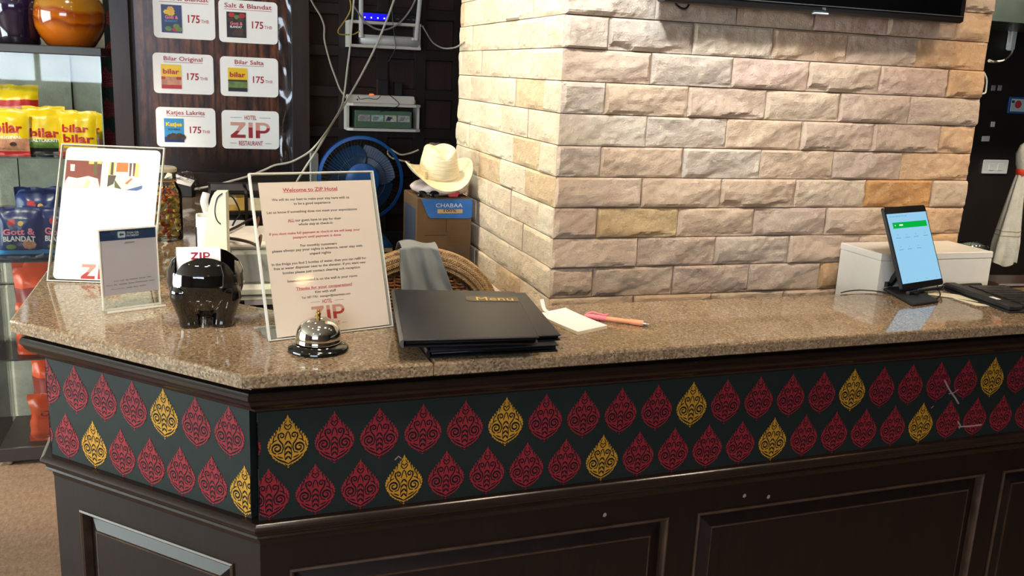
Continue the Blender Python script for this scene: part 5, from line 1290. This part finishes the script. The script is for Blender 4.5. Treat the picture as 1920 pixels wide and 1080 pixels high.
for k in range(72):
    a = 2*math.pi*k/72; tw = .22
    pts = [((r)*math.cos(a+tw*(1-r/Rf)), yy, fz+r*math.sin(a+tw*(1-r/Rf))) for r, yy in ((.045, -.082), (.085, -.078), (Rf*.72, -.068), (Rf*.9, -.060), (Rf-.007, -.052))]
    m.tube(pts, .0008, 4)
o = m.build('front_cage_wires', M('cage_wire', (26, 26, 34), .35), fan, True); o['kind'] = 'stuff'
m = MB()
for k in range(72):
    a = 2*math.pi*k/72; m.tube([(r*math.cos(a), yy, fz+r*math.sin(a)) for r, yy in ((.05, .03), (Rf*.75, .012), (Rf-.01, -.030))], .0008, 4)
o = m.build('rear_cage_wires', M('cage_wire_rear', (30, 28, 30), .4), fan, True); o['kind'] = 'stuff'
MB().tube(circ(Rf*.55, -.0735), .0012, 5).build('cage_ring', m_blued, fan, True)
for k in range(4):
    a0 = 2*math.pi*k/4+.5
    def bl(u, v):
        r = .035+(Rf*.80-.035)*v; a = a0+(u-.5)*(1.35+.35*math.sin(math.pi*v))+.25*v; return (r*math.cos(a), -.040+.028*(u-.5), fz+r*math.sin(a))
    MB().grid(bl, 8, 10).build('blade', m_blued, fan, True, 180)
MB().rings([[(r*math.cos(2*math.pi*i/32), y, fz+r*math.sin(2*math.pi*i/32)) for i in range(32)] for r, y in ((.036, -.02), (.036, -.05), (.03, -.056))]).build('hub', m_blued, fan, True, 40)
MB().rings([[(r*math.cos(2*math.pi*i/32), y, fz+r*math.sin(2*math.pi*i/32)) for i in range(32)] for r, y in ((.058, -.081), (.058, -.085), (.052, -.088), (.02, -.089))]).build('centre_badge', m_blue, fan, True, 40)
MB().rings([[(r*math.cos(2*math.pi*i/28), y, fz+r*math.sin(2*math.pi*i/28)) for i in range(28)] for r, y in ((.05, .025), (.05, .09), (.036, .12))]).build('motor_housing', m_blue, fan, True, 40)
MB().tube([(0, .055, .05), (0, .06, fz-.04)], .018, 14).build('neck', m_blue, fan, True, 40)
bx1 = at_y(736, 460, yF-.02).x-C_.x
MB().rings([[(x*k, y*k, z) for x, y in rrect(-bx1, bx1, -.10, .12, .03)] for z, k in ((.0004, .97), (.004, 1), (.020, 1), (.045, .86), (.055, .5))]).build('fan_base', m_blue, fan, True, 40)
MB().box(bx1-.035, bx1-.006, -.1012, -.1004, .004, .018).build('speed_label', m_cream, fan)
# cardboard drinks carton
yC = 2.325; a, b = at_y(783, 372, yC), at_y(885, 372, yC); x0, x1, zc = a.x, b.x, (a.z+b.z)/2
CZ = at_y(830, 505, yC).z; cdep = at_x(757, 384, a.x).y-yC
st_ = thing('side_table', 'small dark side table holding the carton beside the pillar', 'table', ((x0+x1)/2, yC, 0))
MB().box(-(x1-x0)/2-.01, (x1-x0)/2+.004, -.01, cdep+.02, CZ-.02, CZ, bev=.003).build('tabletop', m_dkslab, st_)
for sx in (-1, 1):
    for yy in (.005, cdep-.01): MB().box(sx*(x1-x0)/2*.8-.012, sx*(x1-x0)/2*.8+.012, yy-.012, yy+.012, 0, CZ-.0205).build('leg', m_rub, st_)
LZ2 = CZ
cbx = thing('cardboard_carton', 'brown cardboard drinks carton with blue lettered flap under the hat', 'carton', ((x0+x1)/2, yC, LZ2+.0004)); w_ = (x1-x0)/2; h_ = zc-LZ2
MB().box(-w_, w_, 0, cdep, 0, h_, bev=.002).build('carton_body', m_cbrd, cbx)
def cpx(px, py, d=.0016): q = at_y(px, py, yC-d); return (q.x-(x0+x1)/2, q.z-LZ2)
fl = [cpx(*p) for p in ((790, 373.5), (885, 374), (884.5, 407), (879, 409.5), (807, 409), (802, 404))]
MB().prism(fl, -.0030, -.0004, 0, 'y').build('blue_flap', m_boxblue, cbx)
Fb = lambda x, z: (x, -.0036, z)
m = MB(); x, z = cpx(842, 386); text(m, 'CHABAA', x, z-.004, .0105, Fb, (cpx(866, 386)[0]-cpx(816, 386)[0]), 0, .0); m.build('white_lettering', M('flap_lettering', (196, 208, 220), .5), cbx)
p0, p1 = cpx(820, 400), cpx(867, 392.5); m = MB(); bar(m, p0[0], p1[0], p0[1], p1[1], Fb); m.build('tan_label', m_cbrdl, cbx)
m = MB(); text(m, '100%', (p0[0]+p1[0])/2, p0[1]+.003, .0075, lambda x, z: (x, -.0040, z), .034, 0, .01); m.build('tan_label_lettering', m_wood3, cbx)
Fp = lambda x, z: (x, -.0006, z)
m = MB(); q0, q1 = cpx(836, 436), cpx(837.5, 411); bar(m, q0[0], q1[0], q0[1], q1[1], Fp); m.build('hand_slot', m_black, cbx)
m = MB(); q0, q1 = cpx(796, 442.5), cpx(838, 441); bar(m, q0[0], q1[0], q0[1], q1[1], Fp); m.build('tear_line', m_wood3, cbx)
m = MB()
for k in range(4): q0, q1 = cpx(840, 443+k*4), cpx(863, 441.5+k*4); bar(m, q0[0], q1[0], q0[1], q1[1], Fp)
o = m.build('small_print', M('carton_ink', (92, 66, 42), .7), cbx); o['kind'] = 'stuff'
m = MB()
for k in range(22): q0 = cpx(829+k*2.1, 474); q1 = cpx(830+k*2.1+(k % 3)*.3, 465); bar(m, q0[0], q1[0], q0[1], q1[1], Fp)
o = m.build('barcode', m_ink, cbx); o['kind'] = 'stuff'
MB().box(-w_-.0008, -w_-.0001, .02, cdep-.02, .05, h_-.03).build('side_print', M('side_print_blue', (58, 64, 84), .6), cbx)
# plastic bag lump on the carton, hat, sunglasses, cloth behind
zt_c = LZ2+.0004+h_
b0, b1 = at_y(778, 360, yC+.05).x, at_y(887, 360, yC+.05).x-.004
def pil_(u, v, s_): 
    a = 2*math.pi*u; r = math.sin(math.pi*v)**.5; k = 1+.12*noise.noise(Vector((math.cos(a)*2, math.sin(a)*2, v*3)))
    return ((b0+b1)/2+(b1-b0)/2*r*math.cos(a)*k, yC+cdep/2+cdep*.47*r*math.sin(a)*k, zt_c+.0005+.034*(1-math.cos(math.pi*v))/2*(1+.25*noise.noise(Vector((math.cos(a)*3, math.sin(a)*3, 9)))))
t = MB().grid(lambda u, v: pil_(u, min(.999, max(.001, v)), 0), 36, 12).build('plastic_bag', M('pink_white_bag', (222, 200, 190), .35, vs=22, var=.35), None, True, 180); tag(t, 'crumpled pale pink plastic bag squashed under the straw hat', 'bag')
MB().add([tuple(at_y(*p, yC+.012)) for p in ((838, 362), (850, 356), (862, 360), (858, 369), (842, 369))], [(0, 1, 2, 3, 4)]).build('red_print', m_redink, t)
yH = yC+.055; hc = at_y(822, 352, yH); hwd = (at_y(884, 330, yH).x-at_y(758, 330, yH).x)/2
HZ = zt_c+.030; HK = hwd/.118
t = thing('straw_hat', 'cream straw hat with pinched crown on top of the carton', 'hat', (at_y(822, 330, yH).x, yH, HZ+.016), math.radians(8)); t.rotation_euler = (math.radians(13), math.radians(-3), math.radians(8))
hcrown = (zat(822, 269, Vector((hc.x, yH, 0)))-HZ)*.72
def hat(u, v):
    a = 2*math.pi*u; ca, sa = math.cos(a), math.sin(a); rc = hwd*.57; hh = hcrown
    if v < .45:                                     # brim, curled up at both sides, dipping in front
        k = 1-v/.45; r = rc+(hwd-rc)*k; x = r*ca*(1-.04*k*abs(ca)); y = r*sa*(1.06-.06*k)
        z = hwd*(.40*k**2*abs(ca)**2.5 - .17*k*max(0, -sa)**1.5 - .05*k*max(0, sa))+.012
    else:
        k = (v-.45)/.55
        rr = rc*(1-.20*min(1, k/.7)**1.5) if k < .7 else rc*.80*math.sqrt(max(0, 1-((k-.7)/.3)**2))+.0003
        zz = hh*(k/.7)*.84 if k < .7 else hh*(.84+.16*math.sin((k-.7)/.3*math.pi/2))
        x = rr*ca; y = rr*1.15*sa
        z = .012+zz-hh*.20*math.exp(-(x/(rc*.30))**2)*max(0, min(1, (k-.55)/.25))*(1 if y < rc*.5 else .6)
    return (x, y, z)
o = MB().grid(hat, 64, 44).build('hat_body', m_straw, t, True, 180)
sm_ = o.modifiers.new('thickness', 'SOLIDIFY'); sm_.thickness = .0015
MB().box(-hwd*.56, -hwd*.50, -hwd*.36, -hwd*.28, .014, .034, bev=.001).build('hat_ribbon_end', m_straw, t)
gx0 = at_y(803, 362, yC+.004); t = thing('sunglasses', 'dark sunglasses on the carton edge below the hat', 'sunglasses', (gx0.x, yC+.010, zt_c+.0006))
for s_ in (-1, 1): MB().lathe([(.0002, -.0015), (.0095, -.0008), (.0115, 0), (.0100, .001), (.0002, .0015)], 20, sx=1.15, sy=.8).build('lens', M('dark_lens', (20, 16, 18), .1), t, True, loc=(s_*.0165, -.004, .0095)).rotation_euler = (math.radians(75), 0, 0)
MB().tube([(-.0055, -.004, .012), (0, -.005, .0135), (.0055, -.004, .012)], .001, 6).build('bridge', m_black, t, True)
for s_ in (-1, 1): MB().tube(spline([(s_*.029, -.003, .012), (s_*.031, .008, .012), (s_*.027, .016, .007), (s_*.02, .020, .003)], 4), .001, 6).build('temple', m_black, t, True)
fz0 = at_y(820, 330, 3.36).z
o = MB().grid(lambda u, v: (at_y(788+66*u, 300, 3.36).x, 3.36+.05*v+.02*math.sin(u*9), LZ+.002+(at_y(820, 266, 3.36).z-LZ)*math.sin(math.pi*min(.98, max(.02, u)))**.4*v*(1+.05*noise.noise(Vector((u*5, v*4, 1))))), 20, 10).build('folded_cloth', M('dusty_pink_cloth', (150, 118, 116), .9), None, True, 180); tag(o, 'dusty pink cloth heap behind the straw hat', 'cloth')
cable('looped white cord behind the fan, left of straw hat', [(785, 281, 3.34), (770, 287, 3.34), (752, 290, 3.34), (738, 283, 3.36), (730, 279, 3.38), (727, 287, 3.38), (735, 296, 3.36), (752, 301, 3.34), (768, 304, 3.34)], .0032, m_cable)
# ------------------------------------------------------------------ rattan chair with cloth
yR = 1.97; rc_ = at_y(787, 463, yR); R_ = .190
ch = thing('rattan_chair', 'round backed rattan chair with brown wicker infill behind the counter', 'chair', (rc_.x, yR, 0)); zt_ = rc_.z
RH = .160
def rim(th, r=1, y=0): return Vector((R_*r*math.cos(th), y+.03*math.cos(th)**2*-1, zt_-RH*r*(0)+RH*(math.sin(th)*r-1)))
RW = .024; ZC = zt_-RH                          # springing line of the arch
def rimp(k):                                     # 0..1 along post, arch, post
    L1 = .18
    if k < L1: return Vector((R_-RW, .0, ZC-.30*(1-k/L1))), Vector((1, 0, 0))
    if k > 1-L1: return Vector((-R_+RW, .0, ZC-.30*(1-(1-k)/L1))), Vector((-1, 0, 0))
    th = math.pi*(k-L1)/(1-2*L1); n_ = Vector((math.cos(th)/R_, 0, math.sin(th)/RH)).normalized()
    return Vector(((R_-RW)*math.cos(th), 0, ZC+(RH-RW)*math.sin(th))), n_
m = MB(); rs = []
for k in range(61):
    c, nrm = rimp(k/60); rs.append([tuple(c+nrm*(RW*math.cos(a))+Vector((0, .016*math.sin(a), 0))) for a in [2*math.pi*i/14 for i in range(14)]])
m.rings(rs); m.build('woven_rim', m_rattan, ch, True, 180)
m = MB()
for k in range(190):
    c, nrm = rimp(.16+.68*k/190); tg = Vector((-nrm.z, 0, nrm.x))
    for j in range(4):
        off = -.0165+.011*j; sgn = 1 if (k//1+j) % 2 else -1
        d = (tg*.0042+nrm*(.0048*sgn)); p = c+nrm*off+Vector((0, -.0165*math.sqrt(1-(off/RW)**2), 0)); q = Vector((0, -.0014, 0)); w2 = (nrm*.0042-tg*(.0048*sgn)).normalized()*.0015
        m.add([tuple(p-d-w2), tuple(p+d-w2), tuple(p+d+w2), tuple(p-d+w2), tuple(p-d*.6+q), tuple(p+d*.6+q)], [(0, 1, 5, 4), (2, 3, 4, 5), (1, 2, 5), (3, 0, 4)])
o = m.build('rim_weave', m_rattan, ch); o['kind'] = 'stuff'
m = MB()
for j in range(50):
    z = zt_-.050-j*.0075
    sn = (z-ZC)/(RH-.046)
    if sn >= .97: continue
    hwid = (R_-.044)*math.sqrt(max(0, 1-max(0, sn)**2)); n = max(6, int(hwid/.0055)*2)
    m.tube([(-hwid+2*hwid*i/n, .0036*math.sin(i*math.pi/2+(j % 2)*math.pi), z+.0008*math.sin(i+j)) for i in range(n+1)], .0029, 4)
o = m.build('wicker_weave', m_rattand, ch, True); o['kind'] = 'stuff'
for k in range(11):
    x = (R_-.05)*(-1+2*k/10); zz = ZC+(RH-.046)*math.sqrt(max(0, 1-(x/(R_-.044))**2)); MB().tube([(x, 0, zz), (x, 0, ZC-.25)], .0024, 5).build('stake', m_rattand, ch, True)
m = MB(); m.rings([[(.175*math.cos(a), .20+.19*math.sin(a), z) for a in [2*math.pi*i/32 for i in range(32)]] for z in (.56, .565, .595, .60)]); m.build('seat', m_rattan, ch, True, 40)
for sx in (-1, 1):
    for yy in (.05, .34): MB().tube([(sx*.14, yy, .56), (sx*.155, yy+(.02 if yy > .2 else -.02), 0)], .014, 10).build('leg', m_rattan, ch, True)
    MB().tube([(sx*(R_-RW), 0, ZC-.29), (sx*.15, .05, .58)], .014, 10).build('back_post', m_rattan, ch, True)
def cl(u, v):
    # v: 0 front hem .. .8 rim top .. 1 behind
    px = (752+(855-752)*u)*(1-v/.8)+(748+(816-748)*u)*min(1, v/.8) if v < .8 else 748+(816-748)*u
    py = 566*(1-v/.8)+462*(v/.8) if v < .8 else 462
    if v < .8:
        q = at_y(px, py, yR-.030); fold = .0075*(1-.6*v)*math.sin(u*15+v*2)+.006*noise.noise(Vector((u*6, v*3, 2)))
        arch = .006*math.sin(math.pi*u)
        return (q.x-rc_.x+.002*math.sin(u*19)*(1-v), q.y-yR+fold-.012, q.z+arch*(v/.8)+.002)
    k = (v-.8)/.2; q = at_y(px, 460, yR); return (q.x-rc_.x, -.030+.075*k, q.z+.008*math.sin(math.pi*min(1, k*1.1))+.004*math.sin(u*6)-.05*max(0, k-.6))
o = MB().grid(cl, 44, 30).build('grey_cloth', m_cloth, None, True, 180, (rc_.x, yR, 0)); tag(o, 'grey cotton cloth draped over the back of rattan chair', 'cloth')
so = o.modifiers.new('thickness', 'SOLIDIFY'); so.thickness = .002
# ------------------------------------------------------------------ right end: hanging towel, wall fittings
yT = 2.05; tx = at_y(1913, 322, yT); 
tw = thing('hanging_towel', 'white beige towel tied with orange ribbon hanging at far right', 'towel', (tx.x+.004, yT, 0))
ztie = tx.z; zbot = at_y(1900, 492, yT).z
def twl(u, v):
    a = 2*math.pi*u; k = v
    r = .010+.025*min(1, k*1.3)**.75+.003*k; lob = 1+.16*math.cos(a*5+k*2)+.06*math.cos(a*9)
    cx = -.014*k
    return (cx+r*lob*math.cos(a), r*.8*lob*math.sin(a), ztie-(ztie-zbot)*k-.006*math.cos(a*3)*k*(1 if k > .9 else 0))
m = MB().grid(twl, 48, 30); m.add([twl(i/48, 1) for i in range(48)], [tuple(range(47, -1, -1))]); m.build('towel_body', m_towel, tw, True, 180)
MB().grid(lambda u, v: (tw_r(v)*math.cos(2*math.pi*u), tw_r(v)*.8*math.sin(2*math.pi*u), ztie+.07*v), 24, 8).build('towel_head', m_towel, tw, True, 180) if False else MB().lathe([(.010, ztie-.002), (.018, ztie+.02), (.022, ztie+.05), (.014, ztie+.075), (.002, ztie+.085)], 24).build('towel_head', m_towel, tw, True)
m = MB(); m.lathe([(.0125, ztie-.010), (.0150, ztie-.006), (.0150, ztie+.006), (.0125, ztie+.010)], 24); m.build('orange_ribbon', m_orange, tw, True)
for z_ in (.64, .69):
    MB().tube([tuple(Vector(twl(i/48, z_))*1.0+Vector((0, 0, .0))) for i in range(49)], .0012, 5).build('woven_stripe', M('beige_stripe', (170, 150, 122), .9), tw, True)
MB().tube([(0, 0, ztie+.08), (0, 0, CEIL-.01)], .0015, 6).build('hanging_cord', m_cable, tw, True); MB().lathe([(.012, CEIL-.012), (.012, CEIL-.0005)], 14).build('ceiling_hook', m_steel, tw, True)
yW = YB-.0008
def wpx(px, py, d=0): return at_y(px, py, yW-d)
def plate(label, name, pxs, m_, cat, th=.008):
    a, b = wpx(*pxs[0]), wpx(*pxs[1]); t = thing(name, label, cat, ((a.x+b.x)/2, yW, (a.z+b.z)/2)); w_, h_ = (b.x-a.x)/2, (a.z-b.z)/2
    MB().box(-w_, w_, -th, -.0002, -h_, h_, bev=min(.003, th*.4)).build('plate', m_, t); return t, w_, h_
t, w_, h_ = plate('white double switch plate on the dark wall at right', 'light_switch', ((1844, 299), (1885, 326)), m_white, 'switch')
for sx in (-1, 1): MB().box(sx*w_*.36-.016, sx*w_*.36+.016, -.011, -.0082, -h_*.5, h_*.5, bev=.001).build('rocker', m_white, t)
t, w_, h_ = plate('blue framed notice with red mark on the dark wall', 'wall_notice', ((1893, 181), (1938, 214)), M('notice_blue', (52, 96, 160), .4), 'notice', .006)
MB().box(-w_+.01, w_-.01, -.0072, -.0062, -h_+.010, h_-.010).build('white_sheet', M('notice_sheet', (206, 226, 224), .4), t); m = MB(); m.add([(-w_*.36+.022*math.cos(a*.7), -.0078, .004+.020*math.sin(a*.7)) for a in range(9)], [tuple(range(9))]); m.build('red_mark', m_redink, t); MB().box(-w_+.012, -w_+.030, -.0078, -.0073, h_-.030, h_-.018).build('corner_logo', m_navy, t)
for i, (px, py) in enumerate(((1844, 260), (1851, 260), (1861, 233), (1862, 165), (1874, 165))):
    lab = ('left of the two white tags above the switch plate', 'right of the two white tags above the switch plate', 'single white tag higher above the switch plate', 'left of two dim grey tags under the cord', 'right of two dim grey tags under the cord')[i]
    o = MB().box(-.011, .011, -.004, 0, -.013, .013, bev=.001).build('wall_tag', m_white if i < 3 else m_inkl, None, loc=tuple(wpx(px, py))); tag(o, lab, 'tag')
MB().box(PX1+.3, 6, 3.2, YB-.001, at_y(1900, 42, 3.2).z, CEIL-.001).build('trim_2', m_dkgreen)['kind'] = 'structure'
q0, q1 = at_y(1865, 47, 2.3), at_y(1855, 112, 2.3)
yk = PY+.03
a, b = at_y(1863, 45, yk), at_y(1854, 113, yk)
o = MB().box(PX1+.0006, PX1+.014, yk, yk+.02, b.z, a.z, bev=.001).build('cable_trunking', m_white); tag(o, 'white cable trunking strip on the pillar right side', 'trunking')
o = MB().tube(spline([at_y(*p, yk+.01) for p in ((1846, 138), (1850, 150), (1849, 165), (1847, 174), (1840, 176))], 5), .0022, 6).build('cable', m_cable, None, True); tag(o, 'short white cord loop below the trunking strip', 'cord')
cable('white cord with plug hanging on the dark wall at right', [(1890, 48, yW-.02), (1892, 62, yW-.02), (1893, 78, yW-.02), (1899, 92, yW-.02), (1894, 104, yW-.03), (1882, 113, 3.3), (1866, 116, 2.6), (1855, 114, PY+.09)], .004, m_cable)
t = MB().box(-.012, .012, -.03, 0, -.05, .05, bev=.006).build('plug_block', m_white, None, loc=tuple(wpx(1892, 75, .004))); tag(t, 'white plug block on the cord at the right wall', 'plug')
